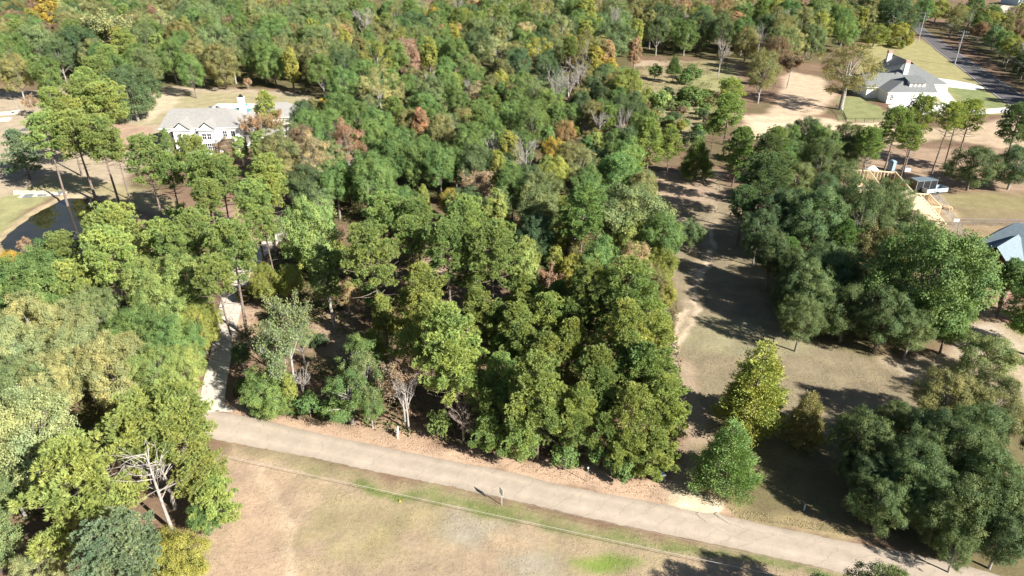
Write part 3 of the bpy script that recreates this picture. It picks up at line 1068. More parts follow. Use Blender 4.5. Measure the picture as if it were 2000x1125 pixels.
# ------------------------------------------------------------------ things on the building site
tr_ = empty('cargo_trailer', (*at(1799, 372), 0), R(10), 'black enclosed cargo trailer with dull blue-grey top beside the timber house frame', 'trailer')
m = MB().box(-2.2, 2.2, -1.05, 1.05, .45, 2.35)
m.build('body', M['black_metal'], tr_)
MB().box(-2.25, 2.25, -1.1, 1.1, 2.35, 2.47).build('top_panel', M['trailer_top'], tr_)
for x in (-2.2, -.75, .75, 2.2):
    MB().box(x - .04, x + .04, -1.09, -1.052, .45, 2.35).build('corner_trim' if abs(x) > 1 else 'door_trim', M['metal_grey'], tr_)
for x in (-.55, .45):
    for s in (-1, 1):
        w = MB()
        w.tube([(x, s * 1.08, .36), (x, s * 1.28, .36)], [.36, .36], 14)
        wo = w.build('wheel', M['black_plastic'], tr_)
        MB().tube([(x, s * 1.285, .36), (x, s * 1.30, .36)], [.2, .2], 12).build('rim', M['metal_grey'], wo)
        MB().box(x - .42, x + .42, min(s * 1.06, s * 1.3), max(s * 1.06, s * 1.3), .78, .83).build('fender', M['black_metal'], tr_)
m = MB().bar((-2.2, -.7, .5), (-3.5, 0, .5), .09, .12)
m.bar((-2.2, .7, .5), (-3.5, 0, .5), .09, .12)
m.build('tow_bar', M['black_metal'], tr_)

pt = empty('portable_toilet', (*at(1739, 333), 0), R(15), 'blue-grey portable toilet cabin standing under the pines by the timber frame', 'toilet')
m = MB().box(-.58, .58, -.58, .58, .08, 2.05)
m.build('cabin', M['toilet'], pt)
MB().box(-.45, .45, -.62, -.585, .15, 1.95).build('door', mat_noisy('lighter_blue_plastic', (.30, .39, .46), .08, 2, .5), pt)
m = MB()
m.mesh([(-.64, -.64, 2.05), (.64, -.64, 2.05), (.64, .64, 2.05), (-.64, .64, 2.05), (-.35, -.35, 2.32), (.35, -.35, 2.32), (.35, .35, 2.32), (-.35, .35, 2.32)], [(0, 1, 5, 4), (1, 2, 6, 5), (2, 3, 7, 6), (3, 0, 4, 7), (4, 5, 6, 7), (3, 2, 1, 0)])
m.build('cabin_top', M['toilet'], pt)
MB().tube([(.4, .4, 2.1), (.4, .4, 2.6)], [.06, .06], 6).build('vent_pipe', M['black_plastic'], pt)
MB().box(-.65, .65, -.65, .65, 0, .08).build('skid', M['black_plastic'], pt)

gn = empty('site_generator', (*at(1768, 335), 0), R(5), 'small pale generator box with grey top near the portable toilet', 'generator')
MB().box(-.8, .8, -.5, .5, .12, .75).build('housing', M['white_paint'], gn)
MB().box(-.7, .5, -.42, .42, .752, 1.0).build('engine_cover', M['metal_grey'], gn)
MB().tube([(.62, 0, .75), (.62, 0, 1.15)], [.05, .05], 6).build('exhaust', M['black_metal'], gn)
MB().box(-.85, .85, -.4, -.25, 0, .12).box(-.85, .85, .25, .4, 0, .12).build('skid', M['black_metal'], gn)

dp = empty('debris_skip', (*at(1822, 376), 0), R(12), 'shallow pale blue-grey debris trailer with open top by the fence corner', 'trailer')
m = MB()
for a4 in ((-2.4, 2.4, -1, -.92), (-2.4, 2.4, .92, 1), (-2.4, -2.32, -.92, .92), (2.32, 2.4, -.92, .92)):
    m.box(*a4, .35, 1.15)
m.build('side_panel', M['steel_blue'], dp)
MB().box(-2.31, 2.31, -.91, .91, .34, .42).build('bed', M['metal_grey'], dp)
for s in (-1, 1):
    MB().tube([(0, s * 1.02, .3), (0, s * 1.2, .3)], [.3, .3], 12).build('wheel', M['black_plastic'], dp)
wb_ = MB()
rg = random.Random(4)
for k in range(9):
    a_ = rg.uniform(0, 6.28)
    c_ = Vector((math.cos(a_) * .3, math.sin(a_) * .3, .2 + .2 * rg.random()))
    wb_.bar(c_ - Vector((.3, .1, .1)), c_ + Vector((.3, .15, .15)), .4, .3)
tag(wb_.build('wrapped_bundle', M['tarp'], None, (*at(1812, 377), 0)), 'crumpled white wrapped bundle lying at the fence corner by the pale debris trailer', 'bundle')


def heap(name, px, py, sx, sy, h, mat, label, cat, seed):
    x, y = at(px, py)
    n, r = 14, 5
    V, F = [], []
    rg = random.Random(seed)
    for j in range(r + 1):
        t = j / r
        for k in range(n):
            a_ = 2 * math.pi * k / n
            q = (1 - t) * (1 + .18 * math.sin(3 * a_ + seed) + .08 * rg.random())
            V.append((math.cos(a_) * sx * q, math.sin(a_) * sy * q, h * math.sin(t * math.pi / 2) * (1 + .1 * rg.random()) - .02))
    for j in range(r):
        for k in range(n):
            F.append((j * n + k, j * n + (k + 1) % n, (j + 1) * n + (k + 1) % n, (j + 1) * n + k))
    b_ = MB().mesh(V, F)
    return tag(b_.build(name, mat, None, (x, y, 0), smooth_=True), label, cat)


heap('tarpaulin', 1514, 337, 2.0, 1.1, .35, M['tarp'], 'crumpled white tarpaulin lying on grass under the dark pines', 'tarpaulin', 2)
heap('wrap_pile', 1704, 330, 1.3, 1.0, .7, M['tarp'], 'white plastic wrap heaped at the far corner of the timber frame', 'plastic wrap', 5)
heap('marker_stone', 361, 778, .5, .35, .75, M['stone'], 'pale upright stone beside the mouth of the concrete driveway', 'stone', 9)
heap('brush_pile', 54, 254, 1.7, 1.0, .55, M['fabric_grey'], 'dark grey pile of cut brush in the dry field by the pines', 'brush pile', 3)


# ------------------------------------------------------------------ fences
def wire_fence(name, pts, h, spacing, label, mat, rails, wires, group=None, mesh_step=0):
    q = resample(pts, max(2, int(sum(math.dist(pts[i], pts[i + 1]) for i in range(len(pts) - 1)) / spacing) + 1))
    f = empty(name, (*q[0], 0), 0, label, 'fence', group)
    o = q[0]
    pm = MB().tube([(0, 0, -.2), (0, 0, h + .06)], [.045, .045], 6).to_mesh('post', mat)
    for p in q:
        link('post', pm, f, (p[0] - o[0], p[1] - o[1], 0))
    for zz in rails:
        b_ = MB()
        for i in range(len(q) - 1):
            b_.bar((*(q[i] - o), zz), (*(q[i + 1] - o), zz), .05, .05)
        b_.build('rail', mat, f)
    if wires or mesh_step:
        b_ = MB()
        for zz in wires:
            for i in range(len(q) - 1):
                b_.bar((*(q[i] - o), zz), (*(q[i + 1] - o), zz), .018, .018)
        if mesh_step:
            for i in range(len(q) - 1):
                n = int(math.dist(q[i], q[i + 1]) / mesh_step)
                for k in range(n):
                    p = q[i] + (q[i + 1] - q[i]) * (k + .5) / n - o
                    b_.bar((*p, .05), (*p, h), .014, .014)
        tag(b_.build('wire_mesh', mat, f), kind='stuff')
    return f


wire_fence('wire_fence', P("1864,440 1930,441 2000,442 2090,444"), 1.3, 3.0, 'grey chain-link fence crossing the dry yard behind the brick house', M['metal_grey'], [1.3], [.3, .55, .8, 1.05], None, .22)
wire_fence('wire_fence', P("1822,384 1842,410 1864,440 1884,468 1900,492"), 1.3, 3.0, 'grey chain-link fence running down past the timber house frame', M['metal_grey'], [1.3], [.3, .55, .8, 1.05], None, .22)
wire_fence('garden_fence', P("1632,213 1645,225 1652,240 1700,240 1740,239"), 1.25, 2.4, 'low black metal fence round the lawn corner beside the sandy ground', M['black_metal'], [1.2, .2], [], None, .16)
sg = empty('fence_sign', (*at(1865, 441), 0), R(-10), 'small white sign fixed at the chain-link fence corner', 'sign')
MB().box(-.45, .45, -.09, -.06, .75, 1.35).build('panel', M['white_paint'], sg)
MB().box(-.03, .03, -.06, .0, .2, 1.3).build('bracket', M['metal_grey'], sg)


# ------------------------------------------------------------------ utility poles and lines
def pole(px, py, label, transformer=False, arms=2):
    x, y = at(px, py)
    p = empty('utility_pole', (x, y, 0), R(-42), label, 'utility pole', 'utility poles along the country road')
    MB().tube([(0, 0, -.3), (0, 0, 11.6)], [.2, .13], 10).build('shaft', M['pole_wood'], p)
    for k in range(arms):
        z = 11.1 - k * 1.35
        MB().bar((-1.5, .16, z), (1.5, .16, z), .13, .16).build('crossarm', M['pole_wood'], p)
        for xx in (-1.4, -.7, .7, 1.4):
            MB().tube([(xx, .16, z + .08), (xx, .16, z + .34)], [.05, .06], 6).build('insulator', M['white_paint'], p)
    if transformer:
        MB().bar((-.9, .17, 8.4), (.9, .17, 8.4), .1, .1).build('bracket_arm', M['pole_wood'], p)
        MB().tube([(-.38, 0, 6.3), (-.38, 0, 7.3)], [.26, .26], 10).build('transformer', M['metal_grey'], p)
    return p


pole(1793, 82, 'weathered utility pole with two crossarms at the lawn edge, farther from the white ranch house')
pole(1864, 127, 'weathered utility pole carrying a grey transformer beside the dark country road', True)


def cable(name, pts, r, mat, label, sag=.0, n=30, group=None):
    a_, b_ = Vector(pts[0]), Vector(pts[1])
    P_ = [a_.lerp(b_, i / n) - Vector((0, 0, sag * 4 * (i / n) * (1 - i / n))) for i in range(n + 1)]
    o = P_[0].copy()
    return tag(MB().tube([q - o for q in P_], [r] * (n + 1), 5).build(name, mat, None, o), label, 'cable', group)


pA, pB = at(1793, 82), at(1864, 127)
dirv = (Vector((*pB, 0)) - Vector((*pA, 0)))
sd = Vector((math.cos(R(-42)), math.sin(R(-42)), 0))
for k, off in enumerate((-1.4, -.7, .7, 1.4)):
    a_ = Vector((*pA, 11.45)) + sd * off
    b_ = Vector((*pB, 11.45)) + sd * off
    cable('power_line', (a_, b_), .016, M['wire'], 'thin power line strung between the two utility poles, ' + ('lawn-side outer', 'lawn-side inner', 'road-side inner', 'road-side outer')[k] + ' wire', 1.0, 24, 'power lines between the utility poles')
    c_ = b_ + dirv * 1.7
    cable('power_line', (b_, c_), .016, M['wire'], 'thin power line running on past the transformer pole, ' + ('lawn-side outer', 'lawn-side inner', 'road-side inner', 'road-side outer')[k] + ' wire', 1.2, 24, 'power lines leaving the transformer pole')

# roadside cables above the near field
zc = 1.15
cable('roadside_cable', ((*at(430, 888, zc), zc), (*at(1640, 1150, zc), zc)),   .017, M['wire'], 'taut pale cable above the near field, lower and thicker of the roadside pair', .1)
zc = 2.2
cable('roadside_cable', ((*at(830, 938, zc), zc), (*at(1720, 1136, zc), zc)), .006, M['wire'], 'hair-thin cable stretched along the green verge nearest the road', .2)

# ------------------------------------------------------------------ roadside things
x, y = at(980, 986)
rs = empty('road_sign', (x, y, 0), R(-62), 'white square road sign seen edge-on on its pale post beside the road', 'sign')
MB().bar((0, 0, -.1), (0, 0, 2.05), .055, .055).build('post', M['green_metal'], rs)
b_ = MB()
b_.box(-.36, .36, -.05, -.03, 1.32, 2.12)
b_.build('sign_panel', M['white_paint'], rs)
x, y = at(778, 853)
ys_ = empty('yard_sign', (x, y, 0), R(90), 'white roadside yard sign standing on pine straw below the bare trees', 'sign')
ys_.scale = (.62, .62, .62)
for s in (-.5, .5):
    MB().box(s - .05, s + .05, -.05, .05, 0, 1.85).build('post', M['white_paint'], ys_)
MB().box(-.44, .44, -.02, .02, 1.02, 1.72).build('upper_panel', M['white_paint'], ys_)
MB().box(-.44, .44, -.02, .02, .42, .92).build('lower_panel', M['white_paint'], ys_)
MB().box(-.62, .62, -.045, .045, 1.85, 1.95).build('top_rail', M['white_paint'], ys_)

x, y = at(1289, 940)
bn = empty('wheeled_bin', (x, y, 0), R(20), 'black wheeled rubbish bin with bluish lid in shade under the roadside pines', 'bin')
m = MB()
m.mesh([(-.27, -.3, .08), (.27, -.3, .08), (.27, .3, .08), (-.27, .3, .08), (-.34, -.38, 1.0), (.34, -.38, 1.0), (.34, .4, 1.0), (-.34, .4, 1.0)], [(3, 2, 1, 0), (0, 1, 5, 4), (1, 2, 6, 5), (2, 3, 7, 6), (3, 0, 4, 7), (4, 5, 6, 7)])
m.build('tub', M['black_plastic'], bn)
lid = MB()
lid.mesh([(-.36, -.42, 1.0), (.36, -.42, 1.0), (.36, .42, 1.0), (-.36, .42, 1.0), (-.3, -.34, 1.1), (.3, -.34, 1.1), (.3, .36, 1.12), (-.3, .36, 1.12)], [(0, 1, 5, 4), (1, 2, 6, 5), (2, 3, 7, 6), (3, 0, 4, 7), (4, 5, 6, 7)])
lid.build('lid', mat_noisy('dark_blue_plastic', (.035, .05, .075), .1, 2, .5, .3), bn)
MB().tube([(-.3, .47, .95), (.3, .47, .95)], [.03, .03], 6).build('handle', M['black_plastic'], bn)
for s in (-.31, .31):
    MB().tube([(s - .04, .34, .13), (s + .04, .34, .13)], [.13, .13], 10).build('wheel', M['black_metal'], bn)

x, y = at(1147, 941)
mk = empty('marker_post', (x, y, 0), 0, 'thin grey marker post at the shaded edge of the roadside pines', 'post')
MB().tube([(0, 0, -.1), (0, 0, 1.75)], [.035, .035], 6).build('shaft', M['metal_grey'], mk)
MB().box(-.07, .07, -.03, .03, 1.75, 1.9).build('cap', M['white_paint'], mk)
x, y = at(1570, 997)
mk = empty('marker_post', (x, y, 0), 0, 'short pale blue marker post deep in tree shade above the road', 'post')
MB().tube([(0, 0, -.1), (0, 0, .8)], [.06, .06], 6).build('shaft', M['steel_blue'], mk)
MB().box(-.08, .08, -.08, .08, .8, .86).build('cap', M['metal_grey'], mk)
x, y = at(781, 979)
tag(MB().tube([(0, 0, 0), (0, 0, .12)], [.13, .09], 8).build('orange_cap', M['orange'], None, (x, y, 0)), 'tiny orange utility cap in the grass below the road', 'cap')

# ------------------------------------------------------------------ pond edge and garden
x, y = at(85, 381)
fb = empty('jetty', (x, y, 0), R(12), 'pale grey plank jetty lying on the lawn above the pond', 'jetty')
for k in range(10):
    MB().box(-4.2 + k * .84, -4.2 + k * .84 + .8, -1.0 - .1 * math.sin(k), 1.0, .1, .2).build('plank', M['metal_grey'] if k % 3 else M['concrete'], fb)
for s in (-.8, .8):
    MB().box(-4.2, 4.2, s - .08, s + .08, 0, .098).build('beam', M['pole_wood'], fb)
rb = MB()
rg = random.Random(11)
for k in range(110):
    px, py = rg.uniform(28, 110), 0
    py = 378 + rg.uniform(-3, 3) + (px - 70) * .02
    x, y = at(px, py)
    s = rg.uniform(.15, .42)
    rb.bar((x - s, y, s * .3), (x + s, y + s * .3, s * .5), s, s * .8)
tag(rb.build('stone_line', M['stone'], None), kind='stuff')
for k, (px, py) in enumerate(((178, 397), (223, 403), (206, 399), (249, 421), (318, 438))):
    x, y = at(px, py)
    nm = ('rounded pale boulder on the pond bank, %s' % ('below the tall pines', 'beside the water edge at the pond tip', 'between its two pale neighbours', 'at the eastern pond end', 'away from the water under slim pines')[k])
    heap('boulder', px, py, .55, .4, .4, M['stone'], nm, 'boulder', 20 + k)['group'] = 'pale boulders round the pond'
for k, (px, py, w, l, lab) in enumerate(((12, 222, 2.1, 1.3, 'upper bleached sand bed in the field at far left'), (3, 235, 2.0, 1.4, 'lower bleached sand bed in the field at far left'), (30, 220, .9, 1.9, 'narrow sandy bed beside the garden stakes'))):
    x, y = at(px, py)
    g = empty('garden_bed', (x, y, 0), R(20), lab, 'garden bed', 'sandy garden beds in the field')
    for s in (-1, 1):
        MB().box(-w, w, s * l - .08, s * l + .08, 0, .25).build('edge_board', M['lumber_pale'], g)
        MB().box(s * w - .08, s * w + .08, -l + .09, l - .09, 0, .24).build('edge_board', M['lumber_pale'], g)
    MB().box(-w + .09, w - .09, -l + .09, l - .09, -.02, .17).build('sand', M['tarp'], g)
for k, (px, py, dx) in enumerate(((31, 202, 0), (41, 209, 0), (36, 217, 0), (26, 223, 0), (18, 231, 0), (11, 240, 0))):
    x, y = at(px, py)
    tag(MB().tube([(0, 0, -.1), (0, 0, 1.6)], [.05, .04], 6).build('garden_stake', M['pole_wood'], None, (x, y, 0)), 'thin wooden garden stake by the sandy beds, ' + ('farthest', 'second farthest', 'third farthest', 'third nearest', 'second nearest', 'nearest')[k] + ' of the six', 'stake', 'wooden stakes by the garden beds')

# terrace furniture behind the white house
for k, (x, y) in enumerate(((-83.3, 195.0), (-81.8, 196.4))):
    c = empty('terrace_chair', (x, y, .02), R(30 + 140 * k), ('dark wicker terrace chair at the left end of the pool', 'dark wicker terrace chair nearer the pool water')[k], 'chair', 'wicker chairs on the pool terrace')
    MB().box(-.45, .45, -.45, .45, .34, .5).build('seat', M['fabric_grey'], c)
    MB().box(-.45, .45, .46, .58, .3, 1.1).build('backrest', M['fabric_grey'], c)
    for sx in (-.4, .4):
        for sy in (-.4, .4):
            MB().box(sx - .04, sx + .04, sy - .04, sy + .04, 0, .338).build('leg', M['black_metal'], c)
def parasol(x, y, mat, label, r=1.5, h=2.5):
    u = empty('parasol', (x, y, .02), 0, label, 'parasol')
    MB().tube([(0, 0, 0), (0, 0, h)], [.05, .04], 6).build('pole', M['metal_grey'], u)
    c = MB()
    n = 8
    V = [(0, 0, h + .1)] + [(math.cos(i * math.pi / 4) * r, math.sin(i * math.pi / 4) * r, h - .5) for i in range(n)] + [(math.cos(i * math.pi / 4) * r * .98, math.sin(i * math.pi / 4) * r * .98, h - .65) for i in range(n)]
    c.mesh(V, [(0, 1 + i, 1 + (i + 1) % n) for i in range(n)] + [(1 + i, 9 + i, 9 + (i + 1) % n, 1 + (i + 1) % n) for i in range(n)])
    c.build('canopy', mat, u)
    MB().box(-.35, .35, -.35, .35, 0, .09).build('base', M['black_metal'], u)
parasol(-74.5, 196.0, M['teal'], 'teal green parasol standing by the pool behind the white house', 1.1, 1.9)
parasol(-52.2, 183.0, M['white_paint'], 'round white parasol at the garage end of the white house', 1.4, 2.4)

# ------------------------------------------------------------------ TREE PROTOTYPES (metres, base at origin)
def unit(a):
    return a / (np.linalg.norm(a, axis=-1, keepdims=True) + 1e-9)


def leaf_quads(c, nrm, size, rng, flop=.5, asp=.62):
    n = unit(nrm + rng.normal(size=c.shape) * flop)
    t = unit(np.cross(n, rng.normal(size=c.shape)))
    b = np.cross(n, t)
    s = size * (.65 + .7 * rng.random((len(c), 1)))
    return np.stack([c - t * s * .5, c + b * s * asp * .5, c + t * s * .5, c - b * s * asp * .5], 1)


def quads_mesh(name, Q, tint, mat):
    n = len(Q)
    me = mesh_np(name, Q.reshape(-1, 3), np.arange(n * 4).reshape(n, 4), mat, False)
    a = me.attributes.new("tint", 'FLOAT', 'POINT')
    a.data.foreach_set("value", np.repeat(np.clip(tint, 0, 1), 4).astype(np.float32))
    return me


def limb(m, a, b, r0, r1, rng, n=5, seg=4, bend=.12, rise=.0):
    a, b = np.array(a, float), np.array(b, float)
    L = np.linalg.norm(b - a)
    pts, rad = [], []
    off = rng.normal(size=3) * L * bend
    for i in range(seg + 1):
        t = i / seg
        p = a + (b - a) * t + off * math.sin(math.pi * t) * .6
        p[2] += rise * L * math.sin(math.pi * t)
        pts.append(p)
        rad.append(r0 + (r1 - r0) * t)
    m.tube(pts, rad, n, cap=False)


def proto_broad(seed, H=13., Rr=5.2, zc=.55, rz=.43, lobes=46, sub=30, per=38, leaf=.19, lob=(.22, .36), pole=.05, open_=0.0, lean=0.0, cone=0.0):
    rng = np.random.default_rng(seed)
    C = np.array([0, 0, H * zc])
    k = np.arange(lobes) + .5
    ph = np.arccos(1 - 1.78 * k / lobes)
    th = math.pi * (1 + 5 ** .5) * k + rng.normal(size=lobes) * .35
    d = np.stack([np.cos(th) * np.sin(ph), np.sin(th) * np.sin(ph), np.cos(ph)], -1)
    frac = rng.uniform(.48, .97, lobes) ** .8
    lr = Rr * rng.uniform(lob[0], lob[1], lobes)
    wob = 1 + .16 * np.sin(th * 2 + seed) + .1 * np.sin(th * 3 + seed * 2)
    L = C + d * np.stack([Rr * .84 * wob, Rr * .84 * wob, np.full(lobes, H * rz * .86)], -1) * frac[:, None]
    if cone:
        tt = (L[:, 2] - H * (zc - rz)) / (2 * rz * H)
        L[:, :2] *= (1 - cone * np.clip(tt, 0, 1))[:, None] * (1 + .25 * cone)
    lobe_t = rng.random(lobes)
    Q, T = [], []
    for i in range(lobes):
        if rng.random() < open_:
            continue
        m = int(sub * (lr[i] / (Rr * .3)) ** 1.6)
        v = unit(rng.normal(size=(m * 2, 3)) + d[i] * .55 + np.array([0, 0, .35]))[:m]
        cl = L[i] + v * lr[i] * rng.uniform(.55, 1.08, (m, 1)) * np.array([1, 1, .85])
        ct = rng.random(m)
        p = np.repeat(cl, per, 0)
        nv = np.repeat(v, per, 0)
        g = rng.normal(size=p.shape) * np.array([.23, .23, .17]) * (Rr / 5.2)
        p = p + g
        Q.append(leaf_quads(p, nv * .8 + np.array([0, 0, .5]), leaf, rng))
        T.append(.38 * lobe_t[i] + .34 * np.repeat(ct, per) + .28 * rng.random(len(p)))
    crown = quads_mesh("crown", np.concatenate(Q), np.concatenate(T), M['leaf'])
    m = MB()
    r0 = .024 * H
    top = np.array([lean * H, 0, H * (zc + rz * .35)])
    fork = np.array([0, 0, H * (zc - rz * .72)])
    limb(m, (0, 0, -.4), fork, r0 * 1.25, r0, rng, 8, 4, .02)
    limb(m, fork, top, r0 * .95, r0 * .25, rng, 6, 5, .04)
    for i in rng.permutation(lobes)[:20]:
        s = fork + (top - fork) * rng.uniform(0, .6)
        limb(m, s, L[i] * .97 + C * .03, r0 * rng.uniform(.26, .5), .03, rng, 5, 4, .06, .06)
    trunk = m.to_mesh("trunk", M['bark'], True)
    return dict(crown=crown, trunk=trunk, H=H, R=Rr, zc=zc)


def blades(base, dirn, length, width, rng):
    t = unit(np.cross(dirn, rng.normal(size=base.shape)))
    l = length * (.7 + .6 * rng.random((len(base), 1)))
    mid = base + dirn * l * .55
    return np.stack([base, mid + t * width * .5, base + dirn * l, mid - t * width * .5], 1)


def proto_pine(seed, H=16., Rr=4.2, z0=.45, young=False, nb=52, tuft_n=15, blade_n=16, bl=.33, bw=.068, clump=.72, dens=.85):
    rng = np.random.default_rng(seed)
    Q, T = [], []
    m = MB()
    r0 = .0155 * H
    lean = rng.normal(size=2) * .02 * H
    limb(m, (0, 0, -.4), (lean[0], lean[1], H * .96), r0 * 1.2, r0 * .2, rng, 8, 8, .01)
    azo = rng.random() * 6.28
    for i in range(nb):
        t = ((i + .5) / nb) ** (.9 if young else .85)
        z = H * (z0 + (.985 - z0) * t)
        az = azo + i * 2.39996 + rng.normal() * .25
        if young:
            prof = (1 - t ** 1.7) ** .8 * .95 + .12
            prof *= .75 + .25 * min(1, t * 6)
        else:
            prof = math.sin(math.pi * min(1, (t * .74 + .22))) ** .65
            prof = max(prof, .25)
        L = Rr * prof * (rng.uniform(.68, 1.08) if not young else rng.uniform(.52, 1.16))
        up = (.10 + .5 * t + rng.normal() * .1) if not young else (.05 + .65 * t + rng.normal() * .1)
        dv_ = np.array([math.cos(az), math.sin(az), 0])
        b0 = np.array([lean[0] * t, lean[1] * t, z])
        tip = b0 + dv_ * L + np.array([0, 0, L * up])
        limb(m, b0, tip, r0 * .28 * (1 - .5 * t), .02, rng, 4, 3, .03, -.05)
        nc = max(2, int(round(L / (clump * 1.05) * 1.15 * dens)))
        bt = rng.random()
        for c in range(nc):
            f = .42 + .58 * (c + .7 * rng.random()) / nc
            cc = b0 + (tip - b0) * f + rng.normal(size=3) * np.array([.30, .30, .18]) * clump * (1.2 if c < nc - 1 else .4)
            sz = clump * rng.uniform(.7, 1.15)
            v = unit(rng.normal(size=(tuft_n, 3)) + np.array([0, 0, .55]) + dv_ * .35)
            tp = cc + v * sz * np.array([.8, .8, .55])
            base = np.repeat(tp, blade_n, 0)
            dd = unit(np.repeat(v + np.array([0, 0, .55]), blade_n, 0) + rng.normal(size=base.shape) * .62)
            Q.append(blades(base, dd, bl, bw, rng))
            T.append(.3 * bt + .35 * np.repeat(rng.random(tuft_n), blade_n) + .35 * rng.random(len(base)))
    # a few dead stubs under the crown
    for i in range(9 if not young else 3):
        z = H * (z0 - .02 - rng.random() * .16)
        az = rng.random() * 6.28
        L = rng.uniform(.6, 2.0)
        limb(m, (lean[0] * z / H, lean[1] * z / H, z), (math.cos(az) * L, math.sin(az) * L, z + L * .15), .05, .015, rng, 4, 3, .08)
    crown = quads_mesh("crown", np.concatenate(Q), np.concatenate(T), M['needle'])
    return dict(crown=crown, trunk=m.to_mesh("trunk", M['bark'], True), H=H, R=Rr, zc=(z0 + 1) / 2 + (.02 if not young else -.04))


def proto_cone(seed, H=11., Rr=3.6, z0=.05, n=620, per=34, leaf=.3, power=.75, feather=.6):
    rng = np.random.default_rng(seed)
    t = 1 - np.sqrt(rng.random(n) * .985)
    z = H * (z0 + (1 - z0) * t)
    az = rng.random(n) * 6.283
    br = 1 + .24 * np.sin(az * 4 + t * 19 + seed) + .17 * np.sin(az * 7 - t * 41) + .10 * np.sin(az * 13 + t * 61)
    r = Rr * ((1 - t) ** power * .9 + .04) * br * (.55 + .45 * rng.random(n) ** .5)
    c = np.stack([np.cos(az) * r, np.sin(az) * r, z], -1)
    out = np.stack([np.cos(az), np.sin(az), np.full(n, .55)], -1)
    p = np.repeat(c, per, 0)
    o = unit(np.repeat(out, per, 0) + rng.normal(size=p.shape) * feather)
    p = p + rng.normal(size=p.shape) * np.array([.24, .24, .2])
    Q = blades(p, o, leaf * 1.5, leaf * .42, rng)
    tint = .45 * np.repeat(rng.random(n), per) + .55 * rng.random(len(p))
    m = MB()
    limb(m, (0, 0, -.4), (0, 0, H * .96), .02 * H, .03, rng, 7, 5, .01)
    for i in range(26):
        tt = i / 26
        L = Rr * ((1 - tt) ** power) * .85
        a = i * 2.4
        zz = H * (z0 + .04 + (1 - z0) * tt * .93)
        limb(m, (0, 0, zz), (math.cos(a) * L, math.sin(a) * L, zz + L * .4), .05, .015, rng, 4, 3, .05)
    return dict(crown=quads_mesh("crown", Q, tint, M['leaf']), trunk=m.to_mesh("trunk", M['bark'], True), H=H, R=Rr, zc=.42)


def proto_bare(seed, H=12., Rr=4., fork=.3, up=.75, leaves=0, leaf=.3, twig=.016):
    rng = np.random.default_rng(seed)
    tr_ = MB()
    br = MB()
    F = np.array([0, 0, H * fork])
    limb(tr_, (0, 0, -.4), F, .022 * H, .018 * H, rng, 8, 4, .03)
    limb(tr_, F, (rng.normal() * .4, rng.normal() * .4, H * .9), .017 * H, .02, rng, 6, 6, .05)
    ends = []
    for i in range(9):
        az = i * 2.4 + rng.normal() * .3
        zt = H * rng.uniform(.62, .98)
        rr_ = Rr * rng.uniform(.55, .95) * (1.15 - .5 * max(0, zt / H - .6))
        s = F + np.array([0, 0, H * .45 * rng.random() ** 1.5])
        e = np.array([math.cos(az) * rr_, math.sin(az) * rr_, max(zt, s[2] + .5)])
        limb(br, s, e, .0085 * H, .022, rng, 5, 5, .06, .04)
        for j in range(8):
            f = .3 + .7 * (j + rng.random()) / 8
            q = s + (e - s) * f
            d = unit(unit(e - s) * .8 + rng.normal(size=3) * .75 + np.array([0, 0, up * .7]))
            e2 = q + d * Rr * rng.uniform(.22, .42)
            limb(br, q, e2, .034, .018, rng, 4, 3, .08)
            for k in range(7):
                q2 = q + (e2 - q) * rng.uniform(.2, 1)
                d2 = unit(d * .9 + rng.normal(size=3) * .7 + np.array([0, 0, up * .5]))
                e3 = q2 + d2 * Rr * rng.uniform(.12, .25)
                limb(br, q2, e3, twig * 1.3, twig * .7, rng, 3, 2, .1)
                ends.append(e3)
                ends.append((q2 + e3) / 2)
    r = dict(branches=br.to_mesh("branches", M['bark'], True), trunk=tr_.to_mesh("trunk", M['bark'], True), H=H, R=Rr, zc=.66)
    if leaves:
        E = np.array(ends)
        p = np.repeat(E, leaves, 0)
        p = p + rng.normal(size=p.shape) * .28
        r['crown'] = quads_mesh("crown", leaf_quads(p, rng.normal(size=p.shape) + np.array([0, 0, .8]), leaf, rng), .4 * np.repeat(rng.random(len(E)), leaves) + .6 * rng.random(len(p)), M['leaf'])
    return r


